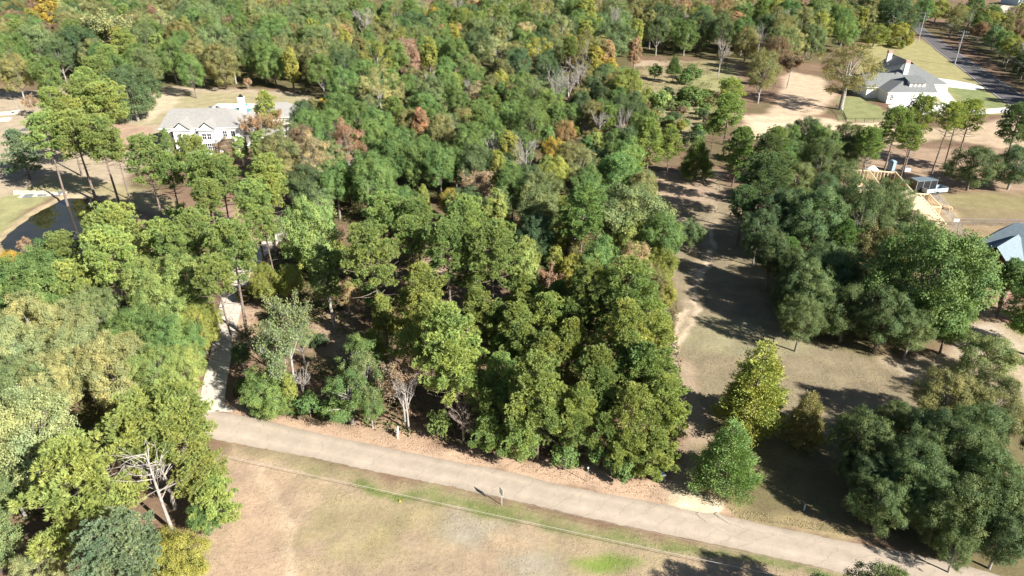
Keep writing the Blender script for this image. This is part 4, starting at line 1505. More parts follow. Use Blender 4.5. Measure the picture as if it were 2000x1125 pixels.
PROTO = {
    'oak': [proto_broad(1), proto_broad(2, lobes=54, lob=(.2, .32), rz=.41), proto_broad(3, Rr=5.0, lobes=40, lob=(.24, .4)), proto_broad(4, H=13.5, rz=.43, lobes=60, sub=26, lob=(.18, .3))],
    'full': [proto_broad(5, H=10.6, zc=.5, rz=.49, lobes=62, sub=28, per=46, leaf=.17, lob=(.17, .29), open_=.05), proto_broad(6, H=10.8, zc=.5, rz=.48, lobes=56, sub=30, per=46, leaf=.17, lob=(.18, .33), open_=.08), proto_broad(7, H=10.4, Rr=5.4, zc=.49, rz=.48, lobes=70, sub=26, per=44, leaf=.165, lob=(.14, .26), open_=.08)],
    'open': [proto_broad(11, lobes=48, sub=26, per=36, leaf=.17, lob=(.15, .27), open_=.14, rz=.43), proto_broad(12, lobes=56, sub=24, per=36, leaf=.17, lob=(.13, .25), open_=.2, rz=.43)],
    'slim': [proto_broad(21, H=13, Rr=3.0, zc=.57, rz=.44, lobes=44, sub=22, per=26, leaf=.2, lob=(.26, .42), cone=.35), proto_broad(22, H=13, Rr=3.0, zc=.57, rz=.44, lobes=40, sub=22, per=26, leaf=.2, lob=(.26, .45), cone=.2)],
    'pine': [proto_pine(31), proto_pine(32, z0=.52, nb=50), proto_pine(33, H=17, Rr=4.6, z0=.48, nb=62)],
    'ypine': [proto_pine(41, H=9.5, Rr=3.4, z0=.17, young=True, nb=46, clump=.66), proto_pine(42, H=9.2, Rr=3.6, z0=.22, young=True, nb=42, clump=.72), proto_pine(43, H=9.8, Rr=3.4, z0=.14, young=True, nb=50, clump=.6)],
    'cedar': [proto_cone(51, H=9.2, Rr=3.5, n=900, per=36, leaf=.2, power=.74, feather=.5)],
    'cypress': [proto_cone(52, H=13, Rr=3.4, z0=.1, n=760, per=34, leaf=.26, power=.62, feather=.75)],
    'sparse': [proto_bare(61, leaves=9, leaf=.34), proto_bare(62, leaves=6, leaf=.3, H=12, Rr=4.5)],
    'bare': [proto_bare(71, up=1.1), proto_bare(72, H=11, Rr=4.4, fork=.22, up=.5), proto_bare(73, H=13, Rr=3.0, fork=.35, up=1.4)],
    'shrub': [proto_broad(81, H=3.6, Rr=2.3, zc=.48, rz=.5, lobes=30, sub=14, per=12, leaf=.24, lob=(.26, .42)), proto_broad(82, H=3.6, Rr=2.3, zc=.46, rz=.5, lobes=26, sub=14, per=12, leaf=.24, lob=(.24, .5), open_=.1)],
}
COLR = {
    'green': (.070, .120, .034), 'dark': (.045, .076, .030), 'bright': (.074, .132, .038), 'light': (.112, .162, .046), 'gray': (.088, .128, .048),
    'pale': (.138, .165, .064), 'olive': (.100, .114, .042), 'ygreen': (.130, .158, .036), 'yellow': (.20, .178, .036), 'cream': (.20, .18, .085),
    'tan': (.175, .135, .072), 'orange': (.14, .115, .048), 'russet': (.145, .108, .066), 'brown': (.112, .092, .052),
    'grove': (.062, .096, .034), 'deep': (.058, .092, .032), 'pine': (.108, .162, .045), 'plight': (.132, .182, .048), 'pdark': (.060, .098, .036), 'pblue': (.078, .122, .060), 'gold': (.142, .160, .033), 'bone': (.4, .36, .32),  # grove, deep: leaf greens darkened to carry the dimmer light on the right
}
CNAME = {
    'green': 'mid-green', 'dark': 'dark green', 'bright': 'bright green', 'light': 'light green', 'gray': 'grey-green', 'pale': 'pale silvery', 'olive': 'olive', 'ygreen': 'yellow-green',
    'yellow': 'golden yellow', 'cream': 'cream-yellow', 'tan': 'tan', 'orange': 'orange-brown', 'russet': 'pinkish russet', 'brown': 'dull brown', 'pine': 'green', 'plight': 'yellowish-green',
    'pdark': 'dark', 'grove': 'deep grey-green', 'deep': 'deep green', 'pblue': 'bluish-green', 'gold': 'green-gold', 'bone': 'pale grey',
}
KIND = {  # object name, category, phrase
    'oak': ('broadleaf_tree', 'tree', 'round-crowned tree'), 'open': ('open_crowned_tree', 'tree', 'loose-crowned tree'), 'full': ('broadleaf_tree', 'tree', 'broadleaf tree'), 'slim': ('slender_tree', 'tree', 'slender tree'),
    'pine': ('pine_tree', 'pine', 'tall pine'), 'ypine': ('young_pine_tree', 'pine', 'bushy pine'), 'cedar': ('cedar_tree', 'cedar', 'conical cedar'), 'cypress': ('cypress_tree', 'cypress', 'conical cypress'),
    'sparse': ('thinning_tree', 'tree', 'thin-leaved tree'), 'bare': ('bare_tree', 'tree', 'leafless tree'), 'shrub': ('shrub', 'shrub', 'shrub'),
}
BARK = {'open': (.33, .30, .27), 'pine': (.20, .155, .125), 'ypine': (.17, .13, .10), 'bare': (.36, .32, .29), 'sparse': (.36, .33, .30), 'cedar': (.2, .15, .12), 'cypress': (.2, .15, .12)}
TREES = []          # (X, Y, kind, colour key, R, H, tag)
rngT = random.Random(77)


STRETCH = {'ypine': 1.0, 'pine': 1.05, 'bare': 1.0, 'sparse': 1.0, 'cedar': 1.0, 'cypress': 1.1, 'shrub': 1.1}


def crown_fit(kind, Rr, h):
    p = PROTO[kind][0]
    s = Rr / p['R']
    nat = s * p['H']
    h = min(max(h, nat * .8), nat * (1.6 if kind in ('pine', 'bare', 'sparse') else 1.45))
    return h, h - min(nat * STRETCH.get(kind, 1.2), h) * (1 - p['zc'])


KEEP_OUT = [P(q) for q in ("395,760 420,660 440,575 470,515 540,450 600,440 520,500 490,560 470,620 455,690 441,806 385,806", "1308,740 1325,640 1358,545 1380,470 1400,470 1390,545 1350,620 1330,740")]
RUX, RUY = [], []
for q in "240,770 330,787 420,803 500,817 580,837 660,855 749,873 827,890 910,906 998,922 1089,946 1185,965 1302,986 1409,1006 1500,1026 1642,1056 1749,1075 1856,1098 1945,1121 2060,1160 2200,1235".split():
    RUX.append(float(q.split(',')[0]))
    RUY.append(float(q.split(',')[1]))


def add_px(cx, cy, w, h, kind, ck, by=None):
    w = w * 1.06
    if by is not None:
        X, Y = at(cx, by)
        v = (562.5 - cy) / FPX
        zc = CAM_H + Y * (-SP + v * CP) / (CP + v * SP)
        Rr = w / 2 * depth_of(X, Y, zc) / FPX
        p = PROTO[kind][0]
        nat = Rr / p['R'] * p['H']
        st = STRETCH.get(kind, 1.2)
        hh = zc / p['zc'] if zc / p['zc'] < nat * st else zc + nat * st * (1 - p['zc'])
        TREES.append(dict(X=X, Y=Y, kind=kind, ck=ck, R=Rr, H=hh, cx=cx, cy=cy, bark=None))
        return
    zc = h * .55
    hmax = h
    for k in range(14):
        X, Y = at(cx, cy, zc)
        Rr = w / 2 * depth_of(X, Y, zc) / FPX
        hh, zc = crown_fit(kind, Rr, hmax)
        if k > 4 and cx > 430 and cx < 1700 and cy < np.interp(cx, RUX, RUY):
            bx, by_ = pix(X, Y)
            if by_ > np.interp(bx, RUX, RUY) - 14:
                hmax = hh = hh * .9
                p = PROTO[kind][0]
                zc = hh * p['zc']
    ins = [q for q in KEEP_OUT if bool(inside(np.array([X]), np.array([Y]), q)[0])]
    if ins:
        X += 3.0 if cx > 450 and cx < 700 else -3.0
    TREES.append(dict(X=X, Y=Y, kind=kind, ck=ck, R=Rr, H=hh, cx=cx, cy=cy, bark=None))


LIST = """
94 27 48 16 slim yellow;215 66 72 17 sparse pale;262 55 48 15 oak orange;308 42 32 16 slim russet;395 42 74 16 oak gray;420 92 80 17 oak gray;433 122 68 15 oak olive;76 92 80 17 oak gray;152 97 80 17 oak dark;145 57 62 15 oak olive;285 126 64 15 oak gray;360 95 62 16 oak green;373 138 58 14 oak green;232 142 66 15 oak green;195 142 60 15 pine pine;256 180 98 15 oak dark;20 100 66 16 oak green;30 140 62 14 oak olive;90 145 60 14 oak green;174 172 62 17 pine pine;210 205 78 17 pine plight;160 200 76 17 pine pine;107 205 56 15 pine pine;125 228 62 16 pine plight;88 264 72 17 pine pine;150 264 82 17 pine pine;198 272 78 17 pine pine;226 292 40 12 pine plight;42 300 66 10 ypine pblue;62 202 32 4.5 sparse tan;288 312 76 17 pine pine;366 312 72 16 pine pine;395 345 78 16 pine pine;427 345 72 16 pine pine;473 347 76 16 pine plight;448 388 60 14 pine pine;495 395 74 14 pine plight;330 335 60 14 pine pine;323 275 24 7 slim green;441 292 48 7 oak brown;470 290 32 7 slim light;494 248 36 8 sparse tan;534 240 42 8 sparse orange;517 210 44 12 ypine plight;345 418 34 6 sparse pine;520 440 60 13 pine plight;507 14 34 16 slim yellow;539 80 78 17 oak green;610 42 78 17 oak gray;653 34 70 16 oak gray;713 42 46 17 bare bone;667 73 38 14 oak tan;603 84 62 15 oak brown;614 116 72 15 oak olive;532 120 60 14 oak bright;670 117 62 15 oak gray;720 98 58 14 oak green;745 118 36 11 slim bright;802 26 62 16 oak gray;848 35 38 15 oak yellow;902 42 46 15 oak ygreen;941 20 62 16 oak cream;806 60 64 16 oak dark;863 70 32 13 oak tan;891 68 34 13 oak cream;795 107 58 14 oak russet;838 105 32 14 slim ygreen;888 104 54 14 oak green;920 130 42 12 oak olive;941 90 66 15 oak dark;980 66 62 16 oak gray;742 178 80 15 open pale;710 150 60 14 oak green;670 165 64 14 oak green;663 215 62 14 oak green;632 212 32 9 oak yellow;700 230 60 13 oak green;841 182 62 14 oak gray;784 190 32 10 slim olive;845 145 34 13 bare bone;888 168 32 10 slim ygreen;915 170 30 12 bare bone;937 193 64 10 open cream;895 210 44 8 oak brown;852 230 52 11 oak green;973 160 38 10 oak ygreen;1000 190 44 9 oak olive;735 245 66 14 oak green;799 244 54 12 oak olive;820 246 36 11 slim tan;859 264 64 14 oak olive;920 280 66 14 oak green;678 285 82 15 open russet;610 307 82 15 open cream;603 250 66 13 oak green;604 262 50 8 oak gray;589 278 54 12 oak brown;540 292 60 13 oak olive;730 272 60 13 oak green;770 302 74 15 oak green;813 313 64 16 oak green;859 320 66 15 oak green;890 318 56 14 oak green;713 343 84 14 oak green;655 352 68 14 oak bright;518 374 70 14 pine plight;925 316 62 13 oak dark;934 362 66 5 sparse tan;994 296 46 11 slim ygreen;966 270 42 11 bare bone;972 330 34 10 slim ygreen;828 390 30 7 slim ygreen;877 390 38 7 oak yellow;560 334 66 11 oak olive;600 355 66 13 oak dark;650 310 60 14 oak gray;1028 68 38 14 oak cream;1053 107 62 14 open ygreen;1117 94 46 13 oak yellow;1096 22 64 16 oak gray;1200 30 74 17 oak gray;1200 80 78 16 oak gray;1142 28 46 15 slim ygreen;1250 24 54 15 oak olive;1295 45 72 17 oak dark;1370 55 76 17 oak dark;1412 20 64 16 oak tan;1335 22 46 16 oak tan;1440 52 38 14 slim tan;1489 55 30 15 bare bone;1410 95 34 12 bare bone;1092 157 46 13 bare bone;1113 150 40 13 bare bone;1132 132 42 13 bare bone;1160 122 38 13 slim ygreen;1188 106 28 12 slim cream;1192 132 30 11 oak yellow;1228 176 72 13 oak ygreen;1197 166 46 12 open olive;1240 102 28 12 slim tan;1280 138 26 5 shrub bright;1317 130 26 9 cedar green;1350 142 40 4 shrub bright;1338 154 32 3 shrub bright;1347 184 52 4.5 shrub bright;1292 194 42 5 shrub light;1217 230 34 12 bare bone;1170 247 42 6 bare bone;1103 258 40 8 oak orange;1156 272 52 6 open olive;1036 236 78 13 oak green;1014 126 58 14 oak dark;1018 170 54 13 oak light;1135 202 44 10 oak dark;1256 224 34 11 cedar green;1270 276 64 13 ypine pine;1310 280 50 13 ypine plight;1363 312 58 9 cedar green;1028 304 58 10 bare bone;1135 328 68 11 open pale;1220 312 72 12 oak bright;1082 340 58 11 oak ygreen;1213 348 84 13 oak bright;1055 380 76 12 oak gray;1252 372 64 12 oak olive;1150 392 60 11 oak green;1060 200 48 11 oak olive;1080 290 40 9 oak yellow;1100 300 34 7 slim ygreen;1427 188 56 15 pine plight;1425 225 58 14 ypine pine;1440 296 68 12 ypine pine;1490 137 70 16 oak olive;1500 300 62 14 pine pdark;1510 276 46 14 pine pine;1395 250 40 10 ypine pine;1642 140 132 17 open olive 214;1521 103 54 14 oak brown;1564 45 54 15 oak olive;1600 26 62 16 oak green;1688 22 62 16 oak gray;1752 30 84 17 oak dark;1653 62 50 14 oak bright;1710 68 54 9 oak ygreen;1756 60 42 8 oak ygreen;1530 60 50 15 oak olive;1545 130 40 10 sparse brown;1831 20 48 11 oak ygreen;1873 30 46 10 oak ygreen;1860 50 40 9 open olive;1699 278 52 13 pine pine;1749 246 62 15 pine pine;1795 224 60 16 pine plight;1780 272 46 13 pine pine;1852 230 50 15 pine plight;1898 226 50 14 pine plight;1875 222 40 14 pine pine;1990 244 66 15 pine pdark;1888 326 92 9 full dark 372;1968 326 84 9 full dark 370;1530 354 42 10 ypine pine;1462 345 84 14 pine pdark 455;1440 398 66 14 pine pdark 478;1498 335 62 14 pine pdark 440;1470 430 74 13 full dark 520;1607 310 74 16 oak grove;1560 350 64 14 oak gray;1650 350 70 15 oak grove;1592 423 112 17 oak grove;1688 412 112 17 oak grove;1742 400 74 15 oak gray;1540 500 54 15 ypine bright;1653 470 58 16 ypine bright;1582 560 100 16 oak grove;1568 622 84 12 oak grove;1520 440 80 14 oak dark;1640 560 80 16 oak dark;1786 552 206 14 full green 668;1570 600 110 10 full grove 655;1640 605 100 10 full grove 668;1600 525 100 10 full grove 610;1705 612 104 10 full grove 690;1540 505 84 10 full grove 605;1765 640 84 9 full grove 702;1495 478 80 10 full dark 568;1515 402 90 10 full dark 500 668;1725 505 110 14 full olive;1835 622 84 9 full green 690;1540 590 66 12 oak dark;1668 862 112 12 full deep 940;1728 812 80 10 full deep 890;1749 890 122 13 full deep 985;1841 890 132 13 full deep 985;1855 778 108 9 open olive;1944 790 116 9 open olive;1902 842 114 15 oak deep;1941 945 134 15 oak deep;1706 985 112 9 full deep 1036;1680 930 90 9 full dark 990;1770 955 120 10 full deep 1030;1860 1000 130 11 full deep 1075;1930 1000 130 11 full deep 1070;1790 850 110 11 full dark 940;1660 905 70 7 full dark 960;1813 1005 116 10 full deep 1058;1995 980 90 14 oak dark;1962 1045 104 12 oak dark;1873 1068 80 11 oak deep;1926 700 122 6 open gray;1976 540 56 5.5 slim green;1460 768 112 12 cypress gold 838;1565 826 66 8 cypress olive 868;1412 898 112 9 cedar bright 958;1350 456 54 6 oak gray;224 462 110 15 pine plight;220 500 100 15 pine plight;121 490 66 11 pine pine;145 476 40 9 bare bone;50 484 34 6 open tan;26 520 50 7 oak yellow;92 532 104 11 oak green;152 552 86 11 pine plight;320 478 86 13 pine plight;384 457 82 15 pine pine;341 486 76 14 pine pine;448 492 106 16 pine pine;427 538 74 14 pine pine;292 562 98 15 oak light;356 552 104 16 oak light;320 602 112 15 oak light;373 597 94 14 oak light;391 632 76 13 oak ygreen;188 604 92 11 open gray;89 567 104 15 oak green;21 560 104 15 oak green;21 597 80 13 oak olive;64 632 114 14 open pale;124 640 94 14 open pale;21 678 114 14 open pale;153 697 114 14 open pale;245 666 90 13 oak green;220 715 118 13 open pale;277 650 104 14 oak green;338 668 98 13 oak bright;302 722 98 13 open light;363 715 78 12 oak light;107 738 110 14 open pale;36 757 114 14 open gray;340 760 60 9 open light;60 860 196 16 open pale;18 940 110 13 oak gray;160 976 196 13 ypine plight;318 836 146 13 pine plight 948;388 868 138 12 pine plight 962;356 796 104 12 pine plight;418 978 84 6 ypine plight;400 1012 60 4 oak green;340 1108 140 7 full ygreen;231 1080 154 11 pine pblue;78 1112 94 10 open pale;-40 1030 140 13 oak gray;-70 800 160 15 oak gray;607 450 114 15 oak light;639 535 58 14 slim light;518 549 58 10 oak ygreen;568 545 58 8 oak ygreen;678 578 74 6 open cream;728 574 42 7 oak bright;738 499 106 17 pine pine;763 428 90 16 pine pine;816 436 82 16 pine pine;806 464 70 15 pine pine;873 485 98 16 pine pine;912 432 84 15 pine pine;959 499 106 16 pine pine;973 425 54 12 slim light;920 532 70 13 ypine pine;820 581 96 12 ypine plight;838 638 90 12 ypine plight;937 613 74 13 ypine pine;973 631 66 13 ypine pine;891 674 120 13 ypine plight;799 685 70 11 ypine plight;752 613 44 10 slim ygreen;731 675 54 10 ypine plight;699 693 80 11 open green;710 738 90 11 open gray;553 624 96 12 sparse gray;539 685 98 12 sparse gray;585 653 60 11 open gray;521 755 98 11 open green;585 730 42 7 bare bone;784 742 76 8 sparse brown;720 723 38 10 bare bone;470 690 40 5 oak dark;530 768 98 9 full green 804;566 790 52 5 full green 808;607 787 48 4.5 shrub bright 812;564 755 30 6 slim ygreen;688 768 104 9 open green 828;728 785 62 8 full green 836;799 758 66 9 bare bone 840;895 740 112 12 ypine plight 838;905 812 76 5 bare russet 862;859 827 50 5 shrub green;958 796 64 9 ypine pine 862;955 848 72 7 ypine pine 886;668 800 50 5 shrub green;510 792 50 5 shrub green;1053 417 90 13 oak gray;1139 414 88 15 pine bright;1231 435 156 15 oak gray;1292 464 88 13 oak green;1235 464 80 13 oak light;1043 464 70 12 oak dark;1082 474 42 9 slim ygreen;1132 485 54 10 oak olive;1082 517 38 9 slim ygreen;1071 549 42 7 sparse russet;1025 514 56 12 slim light;1171 514 84 13 oak bright;1238 521 84 13 open cream;1292 517 60 12 oak ygreen;1277 556 56 11 oak olive;1304 574 42 8 oak ygreen;1121 535 62 10 oak ygreen;1021 538 56 12 slim light;1156 560 78 14 pine pine;1220 570 114 15 pine pine;1249 610 90 13 ypine pine;1028 588 74 13 ypine pine;1092 592 66 14 ypine pine;1142 595 66 14 ypine pine;1071 624 78 14 ypine pine;1117 631 74 14 ypine pine;1010 638 76 14 ypine pine;1021 684 82 14 ypine pine;1064 702 86 14 ypine pine;1107 674 74 14 ypine plight;1213 659 104 14 ypine pine;1280 632 74 11 ypine plight;1274 668 80 12 ypine plight;1171 631 74 14 ypine pine;1160 738 96 14 ypine pine;1256 738 112 13 ypine pine;1300 742 70 11 ypine pine;1053 766 114 14 ypine pine;1213 702 86 13 ypine pine;1043 796 108 12 ypine pine 888;1018 862 84 9 ypine pine 904;1124 796 80 11 ypine pine 890;1117 842 64 9 ypine pine 906;1165 766 76 12 ypine pine 872;1178 842 56 8 ypine pine 912;1228 814 100 11 ypine plight 902;1285 790 86 11 ypine plight 885;1300 815 60 9 ypine plight 892;1220 876 66 7 ypine plight 928;1275 888 84 8 ypine plight 934;1103 892 54 5 shrub bright 914;1167 876 44 5 shrub bright 912;1217 920 46 4 shrub bright 942;1199 900 40 4 shrub bright 930;985 690 60 12 ypine pine;985 745 80 12 ypine pine;335 684 34 12 bare bone 740;360 735 30 10 bare bone 785;250 640 34 12 bare bone 712;1720 1180 150 11 oak deep;1640 1215 150 9 oak green;420 925 104 12 pine plight 1004;1712 398 92 10 full grove 474;1762 452 76 9 full grove 520
"""
for item in LIST.replace('\n', ';').split(';'):
    q = item.split()
    if len(q) >= 6:
        x_, y_ = float(q[0]), float(q[1])
        kd = q[4]
        if kd == 'oak' and y_ < 260 and float(q[2]) > 40:
            kd = 'full'
        if kd in ('oak', 'open') and ((x_ > 1490 and y_ > 300) or (x_ < 480 and y_ > 570)) and float(q[2]) > 60:
            kd = 'full'
        if kd == 'ypine' and 880 < x_ < 1345 and y_ > 560:
            q[2] = float(q[2]) * 1.04
            q[3] = float(q[3]) * (.82 + .4 * ((int(x_) * 13 + int(y_) * 7) % 11) / 10)
            if len(q) < 7 and int(x_ * 7 + y_) % 3 == 0:
                q[5] = 'plight'
        add_px(x_, y_, float(q[2]), float(q[3]), kd, q[5], float(q[6]) if len(q) > 6 else None)
n_explicit = len(TREES)

ex = [(t['X'], t['Y'], t['R'] * .95) for t in TREES if t['kind'] != 'shrub']
HOUSES = [(-69, 170, 20), (117, 218, 22), (77, 101, 17), (70, 122, 15), (235, 395, 26), (-80, 197, 9)]


def free(X, Y, r):
    for a, b, c in ex:
        if (a - X) ** 2 + (b - Y) ** 2 < (r * .72 + c * .72) ** 2:
            return False
    for a, b, c in HOUSES:
        if (a - X) ** 2 + (b - Y) ** 2 < c * c:
            return False
    return True


def fill(poly, spacing, rlo, rhi, mix, phrase, group, hk=(14, 17), seed=1, lim=99999):
    pp = [tuple(map(float, q.split(','))) for q in poly.split()]
    g = [at(*q) for q in pp]
    x0, x1 = min(p[0] for p in g), max(p[0] for p in g)
    y0, y1 = min(p[1] for p in g), max(p[1] for p in g)
    r_ = random.Random(seed)
    cand = []
    Y = y0
    row = 0
    while Y < y1:
        X = x0 + (spacing / 2 if row % 2 else 0)
        while X < x1:
            cand.append((X + r_.uniform(-.32, .32) * spacing, Y + r_.uniform(-.32, .32) * spacing))
            X += spacing
        Y += spacing * .87
        row += 1
    ins = inside(np.array([c[0] for c in cand]), np.array([c[1] for c in cand]), g)
    n = 0
    for (X, Y), ok in zip(cand, ins):
        if not ok or n >= lim:
            continue
        Rr = r_.uniform(rlo, rhi)
        if not free(X, Y, Rr):
            continue
        kind, ck = r_.choice(mix)
        px, py = pix(X, Y, 8)
        if px < -140 or px > 2140 or py > 1240:
            continue
        h = r_.uniform(*hk) * (.9 if kind == 'slim' else 1)
        rr2 = Rr * (.62 if kind in ('slim', 'bare', 'pine') else 1)
        ex.append((X, Y, Rr))
        TREES.append(dict(X=X, Y=Y, kind=kind, ck=ck, R=rr2, H=h, cx=px, cy=py, bark=None, phrase=phrase, group=group))
        n += 1


G = lambda *a: [tuple(q.split(':')) for q in ' '.join(a).split()]
MIXF = G('full:green full:green full:gray full:gray full:olive full:dark full:green open:gray full:olive full:gray full:brown open:pale slim:ygreen full:dark full:olive pine:pine full:green slim:light')
MIXM = G('full:gray full:green full:olive full:green open:olive full:green full:green slim:ygreen open:olive bare:bone open:ygreen slim:olive pine:pine full:dark open:pale full:gray')
MIXR = G('full:olive full:olive open:olive full:ygreen full:green open:gray slim:ygreen full:gray bare:bone full:brown full:dark')
fill("-260,44 620,44 640,205 560,178 300,172 255,235 180,150 130,163 -260,166", 7.2, 4.2, 5.8, MIXF, 'in the forest behind the two-storey house', 'forest trees behind the two-storey house', (14, 17.5), 3, 300)
fill("620,44 1240,44 1250,105 1180,160 1000,172 900,148 800,168 640,205", 7.2, 4.0, 5.6, MIXM, 'in the far mixed autumn forest', 'far mixed autumn forest trees', (13, 17), 4, 260)
fill("1240,44 1790,44 1800,62 1690,78 1560,125 1500,150 1420,112 1250,110", 7.2, 4.0, 5.6, MIXM, 'in the woods beyond the sandy clearing', 'woods beyond the sandy clearing', (13, 17), 5, 200)
fill("1866,62 1920,98 1984,156 2070,212 2300,330 2500,330 2350,40 2000,40 1960,60 1860,44", 4.7, 2.7, 4.1, MIXR, 'in the woods across the country road', 'woods across the country road', (10, 13.5), 6, 250)
MIXC = G('full:green full:green full:olive full:dark slim:green open:gray oak:green slim:light ypine:pine')
fill("500,330 640,235 800,180 1000,150 1240,180 1270,320 1240,420 1300,560 1000,560 900,450 620,470 540,420", 6.0, 2.7, 3.9, MIXC, 'filling a gap in the middle woodland', 'understorey trees of the middle woodland', (8, 11.5), 7, 120)
fill("930,560 1290,570 1310,880 1150,905 1000,880 960,780", 4.6, 2.1, 2.9, G('ypine:pine ypine:pine ypine:pdark ypine:plight'), 'deep inside the roadside pine stand', 'inner pines of the roadside stand', (7, 9), 8, 16)
fill("-300,640 220,610 400,650 380,760 300,800 240,850 -20,1240 -500,1200", 6.4, 2.9, 4.2, G('full:green full:pale full:gray full:light full:olive'), 'filling the wooded near-left corner', 'woodland trees in the near-left corner', (9, 12.5), 9, 60)
fill("1495,330 1640,300 1760,400 1800,560 1880,640 1800,690 1640,690 1510,640", 4.8, 2.6, 3.8, G('full:grove full:dark full:green'), 'inside the timber-frame grove', 'inner trees of the grey-green grove', (9, 12.5), 10, 40)
fill("1660,860 2000,800 2400,900 2400,1200 1900,1090 1680,1010", 5.0, 2.6, 3.8, G('full:deep full:dark full:deep'), 'in the dark grove at the lower right', 'dark grove at the lower right', (8.5, 12), 12, 50)
fill("1990,640 2250,620 2300,860 2010,780", 8, 3.2, 4.6, G('oak:green open:gray'), 'beyond the dirt yard at the right edge', 'trees at the right edge', (9, 12), 13, 10)
SHR = G('shrub:green shrub:olive shrub:dark shrub:bright shrub:ygreen shrub:gray shrub:brown')
fill("1240,120 1420,112 1440,165 1420,245 1320,300 1250,255", 5.5, 1.2, 2.3, SHR, 'in the scrubby clearing above the woods', 'scrub bushes in the upper clearing', (1.6, 3.2), 14, 40)
fill("450,805 560,808 800,835 1000,885 1180,915 1300,925 1290,880 1000,830 700,770 470,740", 3.3, .9, 1.6, SHR, 'at the woodland edge above the road', 'bushes along the woodland edge', (1.4, 2.6), 15, 44)
fill("1770,64 1800,66 1770,100 1690,82 1700,70", 5, 1.6, 2.4, G('shrub:ygreen shrub:olive'), 'along the lawn edge by the farther pole', 'bushes along the top lawn edge', (2.5, 4), 16, 12)
fill("390,160 560,168 565,180 395,174", 5.2, 1.3, 2.0, G('shrub:bright shrub:ygreen shrub:gray shrub:bright shrub:tan'), 'along the back edge of the house lawn', 'ornamental bushes at the back of the lawn', (2.5, 4.5), 17, 14)
fill("500,480 720,470 900,560 900,640 700,720 480,640 470,560", 5.4, 1.0, 2.0, SHR, 'under the thin trees right of the driveway', 'understorey bushes right of the driveway', (1.5, 3), 18, 34)
fill("560,300 1250,190 1280,330 1040,420 620,400", 8.0, 1.2, 2.2, SHR, 'in small clearings of the middle woods', 'understorey bushes of the middle woods', (1.6, 3.2), 19, 60)

ZONES = [  # x0, y0, x1, y1, phrase
    (0, 0, 620, 160, 'in the forest behind the two-storey house'), (0, 150, 330, 330, 'in the grove above the pond'), (250, 225, 560, 420, 'between the pond and the two-storey house'),
    (0, 400, 310, 620, 'on the near pond bank'), (310, 420, 480, 680, 'left of the driveway'), (-200, 600, 420, 790, 'in the left woods'), (-200, 780, 480, 1200, 'in the near-left corner'),
    (440, 560, 660, 830, 'just right of the driveway'), (660, 680, 920, 880, 'above the yard sign'), (900, 560, 1345, 960, 'in the roadside pine stand'), (1345, 660, 1620, 980, 'beside the dirt track gate'),
    (1620, 740, 2300, 1240, 'in the lower-right grove'), (1395, 330, 1510, 460, 'along the dirt track'), (1500, 290, 1900, 690, 'in the timber-frame grove'), (1860, 480, 2300, 760, 'before the brick house'),
    (1660, 190, 2300, 380, 'near the portable toilet'), (1500, 0, 1790, 230, 'near the sandy clearing'), (1240, 100, 1500, 400, 'around the scrubby clearing'), (1790, 0, 2300, 190, 'across the country road'),
    (500, 380, 1000, 680, 'in the central pines'), (1000, 380, 1345, 620, 'west of the dirt track'), (480, 160, 1000, 420, 'in the middle woods'), (980, 120, 1300, 400, 'in the thin autumn woods'), (600, 0, 1250, 170, 'in the far autumn forest'), (1240, 0, 1560, 130, 'in the far right forest'),
]
ORD = 'first second third fourth fifth sixth seventh eighth ninth tenth eleventh twelfth thirteenth fourteenth fifteenth sixteenth seventeenth eighteenth'.split()


def size_word(t):
    return 'large ' if t['H'] >= 16.5 or t['R'] > 6.5 else ('small ' if t['H'] <= 8 and t['kind'] != 'shrub' else '')


clusters = {}
for i, t in enumerate(TREES):
    if i < n_explicit:
        ph = next((z[4] for z in ZONES if z[0] <= t['cx'] < z[2] and z[1] <= t['cy'] < z[3]), 'in the woods')
        t['phrase'] = ph
        t['label'] = size_word(t) + CNAME[t['ck']] + ' ' + KIND[t['kind']][2] + ' ' + ph
        if t['kind'] == 'bare':
            t['label'] = size_word(t) + ('reddish-twigged' if t['ck'] == 'russet' else 'pale') + ' leafless tree ' + ph
        clusters.setdefault(t['label'], []).append(t)
    else:
        if t['phrase'].startswith('in the f') or t['phrase'].startswith('in the woods'):
            sfx = ', back rows' if t['cy'] < 42 else ', front rows'
            t['phrase'] += sfx
            t['group'] += sfx
        t['label'] = ('pale' if t['kind'] == 'bare' else CNAME[t['ck']]) + ' ' + KIND[t['kind']][2] + ' among many alike ' + t['phrase'].replace('filling a gap ', '').replace('filling ', 'in ')
        t['group'] = t['group'] + ', ' + ('pale' if t['kind'] == 'bare' else CNAME[t['ck']]) + ' ' + KIND[t['kind']][0].replace('_', ' ')
for lab, mem in clusters.items():
    if len(mem) < 2:
        continue
    mem.sort(key=lambda t: t['cy'])
    nr = math.ceil(len(mem) / 6)
    per_row = math.ceil(len(mem) / nr)
    names = [''] if nr == 1 else ['back row, '] + ['row %d, ' % (k + 1) for k in range(1, nr - 1)] + ['front row, ']
    for r_ in range(nr):
        row = sorted(mem[r_ * per_row:(r_ + 1) * per_row], key=lambda t: t['cx'])
        for k, t in enumerate(row):
            if len(row) == 1:
                w = names[r_].rstrip(', ')
            else:
                w = names[r_] + ('leftmost' if k == 0 else 'rightmost' if k == len(row) - 1 else ORD[k] + ' from left')
            t['label'] = lab + ', ' + w
            t['group'] = lab.replace('large ', '').replace('small ', '')

